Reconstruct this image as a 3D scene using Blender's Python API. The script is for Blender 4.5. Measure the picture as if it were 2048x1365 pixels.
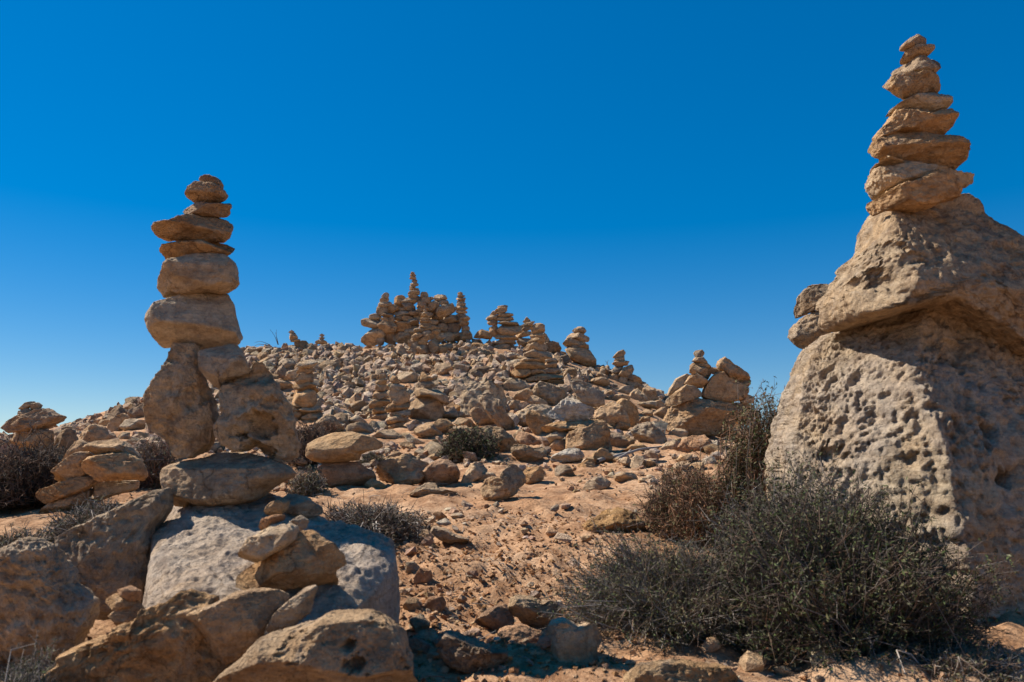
import bpy, bmesh, math, random
import numpy as np
from mathutils import Vector, Matrix

# ---------------------------------------------------------------- camera, sky, sun, exposure
scene = bpy.context.scene
for o in list(bpy.data.objects):
    bpy.data.objects.remove(o)
COL = scene.collection
W, H, LENS = 2048.0, 1365.0, 28.0
F = W * LENS / 36.0
HORIZON = 930.0
PITCH = math.atan((HORIZON - H / 2) / F)
EYE = 0.75
camd = bpy.data.cameras.new('camera')
cam = bpy.data.objects.new('camera', camd)
COL.objects.link(cam)
cam.location = (0, 0, EYE)
cam.rotation_euler = (math.pi / 2 + PITCH, 0, 0)
camd.lens = LENS
camd.sensor_width = 36.0
camd.clip_start = 0.05
camd.clip_end = 8000
camd.dof.use_dof = True
camd.dof.focus_distance = 7.0
camd.dof.aperture_fstop = 5.6
scene.camera = cam

SUN_EL = math.radians(46)
SUN_AZ = math.radians(70)          # to the left of the view direction, behind the hill's shoulder
world = bpy.data.worlds.new('World')
scene.world = world
world.use_nodes = True
wn = world.node_tree
wn.nodes.clear()
sky = wn.nodes.new('ShaderNodeTexSky')
sky.sky_type = 'NISHITA'
sky.sun_disc = False
sky.sun_elevation = SUN_EL
sky.sun_rotation = -SUN_AZ
sky.altitude = 600
sky.air_density = 1.0
sky.dust_density = 0.0
sky.ozone_density = 6.0
hs = wn.nodes.new('ShaderNodeHueSaturation')
hs.inputs['Saturation'].default_value = 1.74
hs.inputs['Hue'].default_value = 0.505
bg = wn.nodes.new('ShaderNodeBackground')
bg.inputs['Strength'].default_value = 0.124
wo = wn.nodes.new('ShaderNodeOutputWorld')
gm = wn.nodes.new('ShaderNodeGamma')
gm.inputs['Gamma'].default_value = 0.66
wn.links.new(sky.outputs[0], gm.inputs['Color'])
wn.links.new(gm.outputs[0], hs.inputs['Color'])
wn.links.new(hs.outputs[0], bg.inputs['Color'])
wn.links.new(bg.outputs[0], wo.inputs['Surface'])

sund = bpy.data.lights.new('sun', 'SUN')
sund.energy = 5.0
sund.angle = math.radians(0.53)
sund.color = (1.0, 0.93, 0.83)
sun = bpy.data.objects.new('sun', sund)
COL.objects.link(sun)
SUNV = Vector((-math.sin(SUN_AZ) * math.cos(SUN_EL), math.cos(SUN_AZ) * math.cos(SUN_EL), math.sin(SUN_EL)))
sun.rotation_euler = SUNV.to_track_quat('Z', 'Y').to_euler()
sun.location = SUNV * 50

vs = scene.view_settings
vs.view_transform = 'Standard'
vs.look = 'None'
vs.exposure = 0.68
vs.gamma = 1.0
vs.use_curve_mapping = False

# ---------------------------------------------------------------- numeric helpers
rng = np.random.default_rng(7)
random.seed(7)
cp, sp = math.cos(PITCH), math.sin(PITCH)

def at(px, py, Y):
    """point on the vertical plane y=Y seen at photo pixel (px,py)"""
    u = (px - W / 2) / F
    v = (H / 2 - py) / F
    s = Y / (cp - v * sp)
    return np.array([u * s, Y, EYE + s * (v * cp + sp)])

def zrow(row, Y):
    return EYE + Y * math.tan(PITCH + math.atan((H / 2 - row) / F))

_G = np.random.default_rng(3).normal(size=(256, 3))
_G /= np.linalg.norm(_G, axis=1)[:, None]

def _hash(ix, iy, iz):
    h = (ix * 73856093) ^ (iy * 19349663) ^ (iz * 83492791)
    h = h ^ (h >> 13)
    h = h * 1274126177
    return (h ^ (h >> 16))

def perlin(p):
    i = np.floor(p).astype(np.int64)
    f = p - i
    u = f * f * f * (f * (f * 6 - 15) + 10)
    res = 0
    for dx in (0, 1):
        wx = u[:, 0] if dx else 1 - u[:, 0]
        for dy in (0, 1):
            wy = u[:, 1] if dy else 1 - u[:, 1]
            for dz in (0, 1):
                wz = u[:, 2] if dz else 1 - u[:, 2]
                g = _G[_hash(i[:, 0] + dx, i[:, 1] + dy, i[:, 2] + dz) & 255]
                d = g[:, 0] * (f[:, 0] - dx) + g[:, 1] * (f[:, 1] - dy) + g[:, 2] * (f[:, 2] - dz)
                res = res + wx * wy * wz * d
    return res * 1.5

def fbm(p, octs=4, gain=0.5, lac=2.03, ridged=False):
    a, s = 1.0, 0.0
    for k in range(octs):
        n = perlin(p + 17.3 * k)
        s = s + a * ((0.5 - np.abs(n)) * 1.4 - 0.4 if ridged else n)
        a *= gain
        p = p * lac
    return s

def worley(p, jit=0.9):
    i = np.floor(p).astype(np.int64)
    f = p - i
    best = np.full(len(p), 9.0)
    for dx in (-1, 0, 1):
        for dy in (-1, 0, 1):
            for dz in (-1, 0, 1):
                h = _hash(i[:, 0] + dx, i[:, 1] + dy, i[:, 2] + dz)
                fx = dx + jit * ((h & 1023) / 1023.0) - f[:, 0]
                fy = dy + jit * (((h >> 10) & 1023) / 1023.0) - f[:, 1]
                fz = dz + jit * (((h >> 20) & 1023) / 1023.0) - f[:, 2]
                best = np.minimum(best, fx * fx + fy * fy + fz * fz)
    return np.sqrt(best)

def make_mesh(name, verts, faces, smooth=True):
    """verts (n,3), faces (m,k) with one k"""
    me = bpy.data.meshes.new(name)
    verts = np.asarray(verts, dtype=np.float32)
    faces = np.asarray(faces, dtype=np.int32)
    k = faces.shape[1]
    me.vertices.add(len(verts))
    me.vertices.foreach_set('co', verts.ravel())
    me.loops.add(faces.size)
    me.loops.foreach_set('vertex_index', faces.ravel())
    me.polygons.add(len(faces))
    me.polygons.foreach_set('loop_start', np.arange(0, faces.size, k, dtype=np.int32))
    me.polygons.foreach_set('loop_total', np.full(len(faces), k, dtype=np.int32))
    me.polygons.foreach_set('use_smooth', np.full(len(faces), smooth, dtype=bool))
    me.update()
    me.validate()
    return me

def tint_attr(me, cols):
    a = me.color_attributes.new('tint', 'FLOAT_COLOR', 'POINT')
    c = np.ones((len(cols), 4), dtype=np.float32)
    c[:, :3] = cols
    a.data.foreach_set('color', c.ravel())

def link(name, data, mat=None, parent=None, loc=None):
    o = bpy.data.objects.new(name, data)
    COL.objects.link(o)
    if mat is not None and data is not None and len(data.materials) == 0:
        data.materials.append(mat)
    if parent is not None:
        o.parent = parent
    if loc is not None:
        o.location = loc
    return o

def tag(o, label=None, cat=None, group=None, kind=None):
    if label: o['label'] = label
    if cat: o['category'] = cat
    if group: o['group'] = group
    if kind: o['kind'] = kind
    return o

def empty(name, loc):
    o = bpy.data.objects.new(name, None)
    COL.objects.link(o)
    o.location = loc
    o.empty_display_size = 0.1
    return o

_ICO = {}
def ico(sub):
    if sub not in _ICO:
        bm = bmesh.new()
        bmesh.ops.create_icosphere(bm, subdivisions=sub, radius=1.0)
        v = np.array([x.co[:] for x in bm.verts])
        v /= np.linalg.norm(v, axis=1)[:, None]
        f = np.array([[l.index for l in x.verts] for x in bm.faces])
        bm.free()
        _ICO[sub] = (v, f)
    return _ICO[sub]

# ---------------------------------------------------------------- materials
def nt(name):
    m = bpy.data.materials.new(name)
    m.use_nodes = True
    t = m.node_tree
    t.nodes.clear()
    out = t.nodes.new('ShaderNodeOutputMaterial')
    b = t.nodes.new('ShaderNodeBsdfPrincipled')
    t.links.new(b.outputs[0], out.inputs[0])
    return m, t, b

def N(t, typ, **kw):
    n = t.nodes.new(typ)
    for k, v in kw.items():
        if k in n.inputs.keys():
            n.inputs[k].default_value = v
        else:
            setattr(n, k, v)
    return n

def noise(t, vec, scale, detail=5, rough=0.6, dist=0.0):
    n = N(t, 'ShaderNodeTexNoise', Scale=scale, Detail=detail, Roughness=rough, Distortion=dist)
    t.links.new(vec, n.inputs['Vector'])
    return n.outputs['Fac']

def ramp(t, fac, stops):
    r = t.nodes.new('ShaderNodeValToRGB')
    els = r.color_ramp.elements
    while len(els) < len(stops):
        els.new(0.5)
    for e, (p, c) in zip(els, stops):
        e.position = p
        e.color = (c, c, c, 1) if isinstance(c, (int, float)) else (*c, 1)
    t.links.new(fac, r.inputs[0])
    return r.outputs[0]

def mixc(t, fac, a, b, mode='MIX'):
    m = t.nodes.new('ShaderNodeMix')
    m.data_type = 'RGBA'
    m.blend_type = mode
    for s, v in ((m.inputs[0], fac), (m.inputs[6], a), (m.inputs[7], b)):
        if isinstance(v, (int, float)):
            s.default_value = v
        elif isinstance(v, tuple):
            s.default_value = (*v, 1)
        else:
            t.links.new(v, s)
    return m.outputs[2]

def math_(t, op, a, b=None, c=None):
    m = t.nodes.new('ShaderNodeMath')
    m.operation = op
    for i, v in enumerate((a, b, c)):
        if v is None:
            continue
        if isinstance(v, (int, float)):
            m.inputs[i].default_value = v
        else:
            t.links.new(v, m.inputs[i])
    return m.outputs[0]

def bump(t, height, strength, dist, prev=None):
    b = N(t, 'ShaderNodeBump', Strength=strength, Distance=dist)
    t.links.new(height, b.inputs['Height'])
    if prev is not None:
        t.links.new(prev, b.inputs['Normal'])
    return b.outputs[0]

def limestone(name, scale=1.0, pit=0.35, use_attr=False, lichen=0.25, ochre=0.5, grain=1.0, white=0.0):
    """weathered limestone; base tint from the object's colour (or the per-stone tint attribute)"""
    m, t, b = nt(name)
    b.inputs['Roughness'].default_value = 0.93
    b.inputs['Specular IOR Level'].default_value = 0.16
    if use_attr:
        a = N(t, 'ShaderNodeAttribute', attribute_name='tint')
        base = a.outputs['Color']
        g = t.nodes.new('ShaderNodeNewGeometry')
        vec = g.outputs['Position']
    else:
        oi = t.nodes.new('ShaderNodeObjectInfo')
        base = oi.outputs['Color']
        tc = t.nodes.new('ShaderNodeTexCoord')
        off = N(t, 'ShaderNodeVectorMath', operation='SCALE')
        off.inputs[0].default_value = (37.0, 61.0, 23.0)
        t.links.new(oi.outputs['Random'], off.inputs['Scale'])
        ad = N(t, 'ShaderNodeVectorMath', operation='ADD')
        t.links.new(tc.outputs['Object'], ad.inputs[0])
        t.links.new(off.outputs[0], ad.inputs[1])
        vec = ad.outputs[0]
    big = noise(t, vec, 3.2 * scale, 6, 0.62, 0.4)
    mid = noise(t, vec, 13 * scale, 6, 0.68)
    fine = noise(t, vec, 60 * scale, 5, 0.7)
    c = mixc(t, math_(t, 'MULTIPLY', ramp(t, big, [(0.42, 0.0), (0.66, 1.0)]), ochre), base,
             mixc(t, 1.0, base, (1.12, 0.91, 0.66), 'MULTIPLY'))
    c = mixc(t, ramp(t, mid, [(0.36, 0.9), (0.55, 0.0)]), c, mixc(t, 1.0, c, (0.56, 0.54, 0.55), 'MULTIPLY'))
    li = noise(t, vec, 7.5 * scale, 7, 0.72, 0.8)
    c = mixc(t, math_(t, 'MULTIPLY', ramp(t, li, [(0.55, 0.0), (0.66, 1.0)]), lichen), c, (0.54, 0.47, 0.39))
    sp_ = noise(t, vec, 24 * scale, 4, 0.75)
    c = mixc(t, math_(t, 'MULTIPLY', ramp(t, sp_, [(0.62, 0.0), (0.70, 1.0)]), 0.5), c, (0.13, 0.10, 0.085))
    st = noise(t, vec, 4.6 * scale, 7, 0.7, 1.2)
    c = mixc(t, math_(t, 'MULTIPLY', ramp(t, st, [(0.50, 0.0), (0.62, 1.0)]), 0.5), c, mixc(t, 1.0, c, (0.66, 0.62, 0.60), 'MULTIPLY'))
    c = mixc(t, ramp(t, fine, [(0.35, 0.0), (0.75, 0.7)]), c, mixc(t, 1.0, c, (0.66, 0.62, 0.6), 'MULTIPLY'))
    if white > 0:
        wz = noise(t, vec, 1.6, 6, 0.65, 0.6)
        c = mixc(t, math_(t, 'MULTIPLY', ramp(t, wz, [(0.44, 0.0), (0.58, 1.0)]), white), c, (0.56, 0.50, 0.45))
    CC = c
    v1 = N(t, 'ShaderNodeTexVoronoi', Scale=26 * scale)
    t.links.new(vec, v1.inputs['Vector'])
    pits = ramp(t, v1.outputs['Distance'], [(0.0, 0.0), (0.42, 1.0)])
    pm = ramp(t, noise(t, vec, 6 * scale, 3, 0.5), [(0.42, 0.0), (0.6, 1.0)])
    mp = N(t, 'ShaderNodeMapping')
    mp.inputs['Scale'].default_value = (1.2, 1.2, 9.0)
    mp.inputs['Rotation'].default_value = (0.12, 0.2, 0.0)
    t.links.new(vec, mp.inputs['Vector'])
    bed = noise(t, mp.outputs[0], 4.0 * scale, 6, 0.7, 0.5)
    n0 = bump(t, bed, 0.45 * grain, 0.05 / scale)
    vc = N(t, 'ShaderNodeTexVoronoi', feature='DISTANCE_TO_EDGE', Scale=5.5 * scale)
    wv = N(t, 'ShaderNodeVectorMath', operation='MULTIPLY_ADD')
    nv = N(t, 'ShaderNodeTexNoise', Scale=7.0 * scale, Detail=4)
    t.links.new(vec, nv.inputs['Vector'])
    t.links.new(nv.outputs['Color'], wv.inputs[0])
    wv.inputs[1].default_value = (0.22 / scale,) * 3
    t.links.new(vec, wv.inputs[2])
    t.links.new(wv.outputs[0], vc.inputs['Vector'])
    crack = ramp(t, vc.outputs['Distance'], [(0.0, 0.0), (0.035, 1.0)])
    cm = ramp(t, noise(t, vec, 2.2 * scale, 2, 0.5), [(0.52, 0.0), (0.60, 1.0)])
    crk = mixc(t, cm, (1.0, 1.0, 1.0), crack)
    n0 = bump(t, crk, 0.55, 0.018 / scale, n0)
    n1 = bump(t, ramp(t, mid, [(0.3, 0.0), (0.7, 1.0)]), 0.7 * grain, 0.030 / scale, n0)
    n2 = bump(t, mixc(t, pm, (1.0, 1.0, 1.0), pits), pit, 0.020 / scale, n1)
    n3 = bump(t, ramp(t, fine, [(0.3, 0.0), (0.7, 1.0)]), 0.75 * grain, 0.007 / scale, n2)
    c = mixc(t, math_(t, 'MULTIPLY', ramp(t, bed, [(0.40, 1.0), (0.56, 0.0)]), 0.45), CC, mixc(t, 1.0, CC, (0.68, 0.62, 0.56), 'MULTIPLY'))
    c = mixc(t, math_(t, 'MULTIPLY', ramp(t, crk, [(0.0, 1.0), (0.8, 0.0)]), 0.6), c, mixc(t, 1.0, c, (0.45, 0.40, 0.36), 'MULTIPLY'))
    t.links.new(c, b.inputs['Base Color'])
    t.links.new(n3, b.inputs['Normal'])
    return m

M_STONE = limestone('limestone', 1.0, 0.30, lichen=0.22)
M_ROUGH = limestone('pitted_limestone', 1.0, 0.75, lichen=0.35, grain=1.25)
M_PALE = limestone('pale_limestone', 1.0, 0.45, lichen=0.5, ochre=0.15)
M_BOULDER = limestone('boulder_limestone', 1.0, 0.55, lichen=0.15, ochre=0.45, white=0.30, grain=1.25)
M_FAR = limestone('far_limestone', 0.6, 0.5, lichen=0.3, ochre=0.6)
M_RUBBLE = limestone('rubble_limestone', 0.8, 0.3, use_attr=True, lichen=0.15)

def soil():
    m, t, b = nt('ochre_soil')
    b.inputs['Roughness'].default_value = 0.97
    b.inputs['Specular IOR Level'].default_value = 0.1
    g = t.nodes.new('ShaderNodeNewGeometry')
    vec = g.outputs['Position']
    big = noise(t, vec, 1.3, 6, 0.6, 0.3)
    mid = noise(t, vec, 9, 7, 0.7)
    fine = noise(t, vec, 70, 6, 0.75)
    c = ramp(t, big, [(0.3, (0.42, 0.225, 0.115)), (0.5, (0.54, 0.32, 0.175)), (0.68, (0.62, 0.405, 0.245))])
    c = mixc(t, ramp(t, mid, [(0.38, 0.8), (0.56, 0.0)]), c, (0.27, 0.135, 0.065))
    c = mixc(t, ramp(t, fine, [(0.35, 0.7), (0.55, 0.0)]), c, mixc(t, 1.0, c, (0.55, 0.5, 0.48), 'MULTIPLY'))
    c = mixc(t, ramp(t, noise(t, vec, 33, 5, 0.7), [(0.62, 0.0), (0.72, 0.6)]), c, (0.55, 0.43, 0.32))
    t.links.new(c, b.inputs['Base Color'])
    n1 = bump(t, mid, 0.5, 0.05)
    n2 = bump(t, noise(t, vec, 30, 5, 0.7), 0.6, 0.022, n1)
    n3 = bump(t, fine, 0.7, 0.010, n2)
    t.links.new(n3, b.inputs['Normal'])
    return m
M_SOIL = soil()

def plant(name, spec=0.3):
    m, t, b = nt(name)
    a = N(t, 'ShaderNodeAttribute', attribute_name='tint')
    t.links.new(a.outputs['Color'], b.inputs['Base Color'])
    b.inputs['Roughness'].default_value = 0.75
    b.inputs['Specular IOR Level'].default_value = spec
    return m
M_TWIG = plant('dry_twig', 0.2)
M_LEAF = plant('shrub_leaf', 0.12)

# ---------------------------------------------------------------- terrain
def smooth_table(xs, ys, n=800, k=None):
    X = np.linspace(xs[0], xs[-1], n)
    Y = np.interp(X, xs, ys)
    k = k or max(3, n // 40)
    ker = np.hanning(k + 2)[1:-1]
    ker /= ker.sum()
    Yp = np.concatenate([np.full(k, Y[0]), Y, np.full(k, Y[-1])])
    return X, np.convolve(Yp, ker, mode='same')[k:-k]

_prof = [(2.4, 1365), (3.2, 1205), (4.2, 1092), (5.8, 1002), (7.0, 955), (8.6, 908), (10, 884), (11.5, 858),
         (14, 815), (17, 748), (19.6, 697)]
py_ = [-6.0, 0.5] + [a for a, b in _prof] + [21.5, 25, 33, 45, 60]
pz_ = [-0.35, -0.08] + [zrow(b, a) for a, b in _prof] + [zrow(697, 19.6) + 0.02, 3.0, 0.9, -0.8, -1.5]
PX_, PZ_ = smooth_table(py_, pz_, 1600, 30)
BX_, BZ_ = smooth_table([-6, 0.5, 2.4, 4.2, 7, 8.6, 12, 20, 28, 45, 60],
                        [-0.35, -0.08, zrow(1365, 2.4), zrow(1092, 4.2), zrow(955, 7), 0.90, 1.0, 1.12, 0.9, -0.9, -1.5], 1600, 30)
LX_, LZ_ = smooth_table([-2500, -800, -300, 0, 100, 200, 300, 420, 500, 700, 900, 1010, 1130, 1250, 1330, 1400, 1600, 2000, 5000],
                        [0, 0, 0.03, 0.09, 0.17, 0.33, 0.54, 0.84, 0.97, 1.0, 1.04, 1.02, 0.90, 0.69, 0.47, 0.30, 0.08, 0.03, 0.0], 3000, 40)

def terrain(x, y):
    x = np.asarray(x, dtype=float)
    y = np.asarray(y, dtype=float)
    base = np.interp(y, BX_, BZ_)
    prof = np.interp(y, PX_, PZ_)
    px = W / 2 + F * x / np.maximum(y, 0.6)
    L = np.interp(px, LX_, LZ_)
    z = base + np.maximum(prof - base, 0) * L + np.minimum(prof - base, 0) * 0
    far = np.clip((np.abs(x) - 25) / 40, 0, 1)
    return z * (1 - far) + far * np.minimum(z, -1.2)

_YS = np.concatenate([np.arange(1.3, 6, 0.01), np.arange(6, 24, 0.03)])
def ground_hit(px, py):
    u = (px - W / 2) / F
    v = (H / 2 - py) / F
    s = _YS / (cp - v * sp)
    zr = EYE + s * (v * cp + sp)
    hit = np.nonzero(zr <= terrain(u * s, _YS))[0]
    return float(_YS[hit[0]]) if len(hit) else None

def relief(x, y):
    p = np.stack([x, y, np.zeros_like(x)], 1)
    near = np.clip((30 - np.abs(y)) / 15, 0, 1) * np.clip((20 - np.abs(x)) / 10, 0, 1)
    d = 0.045 * fbm(p * 1.4, 3) + 0.028 * fbm(p * 4.2 + 9, 3)
    crumb = np.exp(-((y - 3.4) / 1.1) ** 2) * 0.7
    rough = np.clip(0.5 + 1.6 * perlin(p * 0.9 + 4) + crumb, 0.15, 1.5)
    d = d + 0.020 * rough * fbm(p * 13 + 3, 4, 0.62)
    w = worley(p * 11 + 5)
    d = d + rough * 0.022 * np.clip(0.45 - w, 0, 1) * 2
    return near * d

def build_ground():
    xs = np.concatenate([-np.geomspace(3500, 9, 26), np.arange(-8.5, -3.2, 0.1), np.arange(-3.2, 3.4, 0.032),
                         np.arange(3.4, 8.6, 0.1), np.geomspace(9, 3500, 26)])
    ys = np.concatenate([-np.geomspace(3500, 3, 16), np.arange(-2.5, 1.6, 0.2), np.arange(1.6, 7.4, 0.030),
                         np.arange(7.4, 11, 0.06), np.arange(11, 24, 0.1), np.geomspace(24.5, 3500, 30)])
    X, Y = np.meshgrid(xs, ys)
    x, y = X.ravel(), Y.ravel()
    z = terrain(x, y)
    z = z + relief(x, y)
    nx, ny = len(xs), len(ys)
    i = np.arange((ny - 1) * nx).reshape(ny - 1, nx)[:, :-1].ravel()
    faces = np.stack([i, i + 1, i + nx + 1, i + nx], 1)
    me = make_mesh('ground', np.stack([x, y, z], 1), faces)
    return tag(link('ground', me, M_SOIL), kind='structure')
GROUND = build_ground()

# ---------------------------------------------------------------- stones
CROP = {'A': (240, 330, 3.175), 'B': (240, 660, 3.4136), 'C': (0, 960, 2.3273), 'D': (1550, 40, 3.1024),
        'E': (1500, 380, 2.2007), 'F': (680, 520, 5.12), 'G': (480, 640, 4.2667), 'H': (860, 700, 4.2652),
        'I': (960, 580, 4.875), 'J': (1200, 660, 4.55), 'K': (0, 760, 4.2647), 'L': (780, 880, 3.7926),
        'M': (780, 1100, 3.6571), 'N': (1100, 820, 2.505), 'O': (1500, 860, 2.7026), 'P': (580, 820, 5.6875)}
TINT = {'tan': (0.63, 0.455, 0.30), 'ochre': (0.64, 0.43, 0.25), 'grey': (0.56, 0.44, 0.325), 'red': (0.58, 0.37, 0.24),
        'white': (0.70, 0.62, 0.53), 'dark': (0.46, 0.34, 0.245), 'pale': (0.69, 0.545, 0.395), 'orange': (0.63, 0.39, 0.19), 'cream': (0.76, 0.61, 0.45), 'clod': (0.55, 0.30, 0.14), 'clod2': (0.42, 0.22, 0.10)}
SEED = [100]
USED = []          # what each placed stone covers, so that loose rubble is not strewn over it
def hp(crop, *spec):
    ox, oy, s = CROP[crop]
    return [(ox + x / s, oy + y / s, r / s, d) for x, y, r, d in spec]

def poly(crop, txt):
    ox, oy, s = CROP[crop]
    pts = [tuple(float(v) for v in p.split(',')) for p in txt.split()]
    return np.array([(ox + x / s, oy + y / s) for x, y in pts])

def blob(crop, cx, cy, w, h, rot=0.0, seed=0):
    """an angular stone outline of the given size, in photo pixels"""
    r = np.random.default_rng(seed)
    n = int(r.integers(7, 10))
    a = np.sort((np.arange(n) + r.uniform(-0.33, 0.33, n)) * 2 * math.pi / n)
    k = r.uniform(0.86, 1.08, n)
    x, y = np.cos(a) * k * w / 2, np.sin(a) * k * h / 2
    e = 0.78
    x = np.sign(x) * np.abs(x / (w / 2)) ** e * w / 2
    y = np.sign(y) * np.abs(y / (h / 2)) ** e * h / 2
    c, s = math.cos(math.radians(rot)), math.sin(math.radians(rot))
    X, Y = cx + x * c - y * s, cy + x * s + y * c
    ox, oy, sc = CROP[crop]
    return np.stack([ox + X / sc, oy + Y / sc], 1)

def radial(P):
    """P polygon (n,2). centre, half sizes and radius table in bbox-normalised space"""
    lo, hi = P.min(0), P.max(0)
    c = (lo + hi) / 2
    h = (hi - lo) / 2
    Q = (P - c) / h
    cen = Q.mean(0) * 0.6
    Q = Q - cen
    A = np.linspace(-math.pi, math.pi, 241)
    d = np.stack([np.cos(A), np.sin(A)], 1)
    R = np.zeros(len(A))
    n = len(Q)
    for i in range(n):
        p, q = Q[i], Q[(i + 1) % n]
        e = q - p
        den = d[:, 0] * e[1] - d[:, 1] * e[0]
        den = np.where(np.abs(den) < 1e-9, 1e-9, den)
        t = (p[0] * e[1] - p[1] * e[0]) / den
        u = (p[0] * d[:, 1] - p[1] * d[:, 0]) / den
        ok = (u >= -1e-6) & (u <= 1 + 1e-6) & (t > 0)
        R = np.where(ok, np.maximum(R, t), R)
    R = np.where(R <= 0, 0.3, R)
    Rw = R[:-1]
    ker = np.array([0.0, 0.15, 0.7, 0.15, 0.0])
    Rs = sum(k * np.roll(Rw, s) for k, s in zip(ker, (-2, -1, 0, 1, 2)))
    R = np.append(Rs, Rs[0])
    return c + cen * h, h, A, R

def shape_stone(P, T, sub, seed, rough=0.12, e=0.76, facets=5, pits=None, ridge=None, keep=0.62, chips=9, cut=(0.92, 0.99), cy=1.8, dents=None):
    """solid stone whose outline in the x-z plane is P (metres) and whose half depth is T; local coordinates"""
    r = np.random.default_rng(seed)
    c, h, A, R = radial(P)
    D, Fc = ico(sub)
    ang = np.arctan2(D[:, 2], D[:, 0])
    s = np.hypot(D[:, 0], D[:, 2])
    rr = np.interp(ang, A, R)
    g = np.sin(np.clip(s, 0, 1) * math.pi / 2) ** 1.0 * 0.35 + s ** e * 0.65
    g = g / g.max()
    qx, qz = rr * np.cos(ang) * g, rr * np.sin(ang) * g
    qy = np.sign(D[:, 1]) * np.abs(D[:, 1]) ** e
    for k in range(facets):
        n = r.normal(size=3)
        n[1] = (1 if k % 3 == 2 else -1) * (0.55 + abs(n[1]))
        n /= np.linalg.norm(n)
        o = r.uniform(0.50, 0.82)
        over = np.maximum(qx * n[0] + qy * n[1] + qz * n[2] - o, 0)
        qy = qy - 0.94 * over / n[1]
    size = math.sqrt(h[0] * h[1])
    p = np.stack([qx * h[0], qy * T, qz * h[1]], 1)
    for k in range(chips):
        n = r.normal(size=3) * np.array([1, cy, 1])
        n /= np.linalg.norm(n)
        dd = p @ n
        o = dd.max() * r.uniform(*cut)
        p = p - np.maximum(dd - o, 0)[:, None] * n * 0.97
    if ridge is not None:
        p = ridge(p, c)
    nrm = np.stack([D[:, 0], D[:, 1] * (h[0] / max(T, 1e-4)), D[:, 2] * (h[0] / h[1])], 1)
    nrm /= np.linalg.norm(nrm, axis=1)[:, None]
    q = p / size + r.uniform(-50, 50, 3)
    d = 0.9 * fbm(q * 1.1, 2) + 0.7 * fbm(q * 2.3 + 7, 5, 0.58, ridged=True) + 0.32 * fbm(q * 7.0, 4, 0.62)
    if sub >= 5:
        d = d + (0.20 if sub >= 6 else 0.12) * fbm(q * 17.0, 3, 0.65)
        strat = perlin(np.stack([q[:, 0] * 0.8, q[:, 1] * 0.8, q[:, 2] * 7.0 + q[:, 0] * 0.8], 1))
        d = d + 0.16 * strat
    d = d * rough * size
    if pits is not None:
        for freq, amp, rad in pits:
            wp = p * freq + seed * 1.7
            wp = wp + 0.45 * np.stack([fbm(wp * 1.3 + 9 * a, 2, 0.6) for a in range(3)], 1)
            w = worley(wp)
            m = np.clip(0.68 + 1.4 * perlin(p * freq * 0.22 + 5), 0, 1)
            x = np.clip(1 - w / rad, 0, 1)
            d = d - amp * m * (x * x * (3 - 2 * x))
    if dents is not None:
        for dx, dz, dr, dd in dents:
            wob = 1 + 0.45 * fbm(p * (1.1 / dr) + dx * 7, 3, 0.6)
            t = np.clip(1 - np.hypot((p[:, 0] + c[0] - dx) * 0.85, p[:, 2] + c[1] - dz) * wob / dr, 0, 1)
            t = np.sqrt(t * (2 - t)) * (p[:, 1] < 0.3 * T)
            p[:, 1] = p[:, 1] + dd * t
    damp = np.stack([np.full(len(d), keep), np.ones(len(d)), np.full(len(d), keep)], 1)
    p = p + nrm * d[:, None] * damp
    return c, p, Fc

def jitter_tint(name, r, amt=0.10):
    b = np.array(TINT[name]) * np.array([1.0, 0.97, 0.88])
    v = 1 + r.uniform(-amt, amt)
    w = r.uniform(-0.04, 0.04)
    return tuple(np.clip(b * v * np.array([1 + w, 1, 1 - w]), 0.02, 0.9))

def stone_obj(name, P, Y, T=None, sub=5, tint='tan', mat=None, parent=None, base=None, tk=0.8, grow=True, holes=None, **kw):
    SEED[0] += 1
    seed = SEED[0]
    r = np.random.default_rng(seed + 5000)
    gs = 1.0 if px_size(P) > 90 else 1.06 if px_size(P) > 45 else 1.14
    P = P.mean(0) + (P - P.mean(0)) * (gs if grow else 1.0)
    W3 = np.array([at(x, y, Y) for x, y in P])
    P2 = W3[:, [0, 2]]
    h = (P2.max(0) - P2.min(0)) / 2
    if T is None:
        T = tk * (h[0] if h[0] < 2.2 * h[1] else 0.82 * h[0])
    if holes:
        kw['dents'] = [(*at(x, y, Y - 0.6 * T)[[0, 2]], rp / F * Y, dp) for x, y, rp, dp in holes]
    USED.append((P[:, 0].min() - 3, P[:, 0].max() + 3, P[:, 1].min() - 4, P[:, 1].max() + 3, Y))
    c, p, Fc = shape_stone(P2, T, sub, seed, **kw)
    me = make_mesh(name, p, Fc)
    loc = Vector((c[0], Y, c[1]))
    if parent is not None:
        loc = loc - Vector(base)
    o = link(name, me, mat or M_STONE, parent, loc)
    o.color = (*jitter_tint(tint, r), 1)
    return o

def px_size(P):
    return (P.max(0) - P.min(0)).max()

def auto_sub(P):
    s = px_size(P)
    return 6 if s > 150 else 5 if s > 62 else 4 if s > 24 else 3

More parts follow.
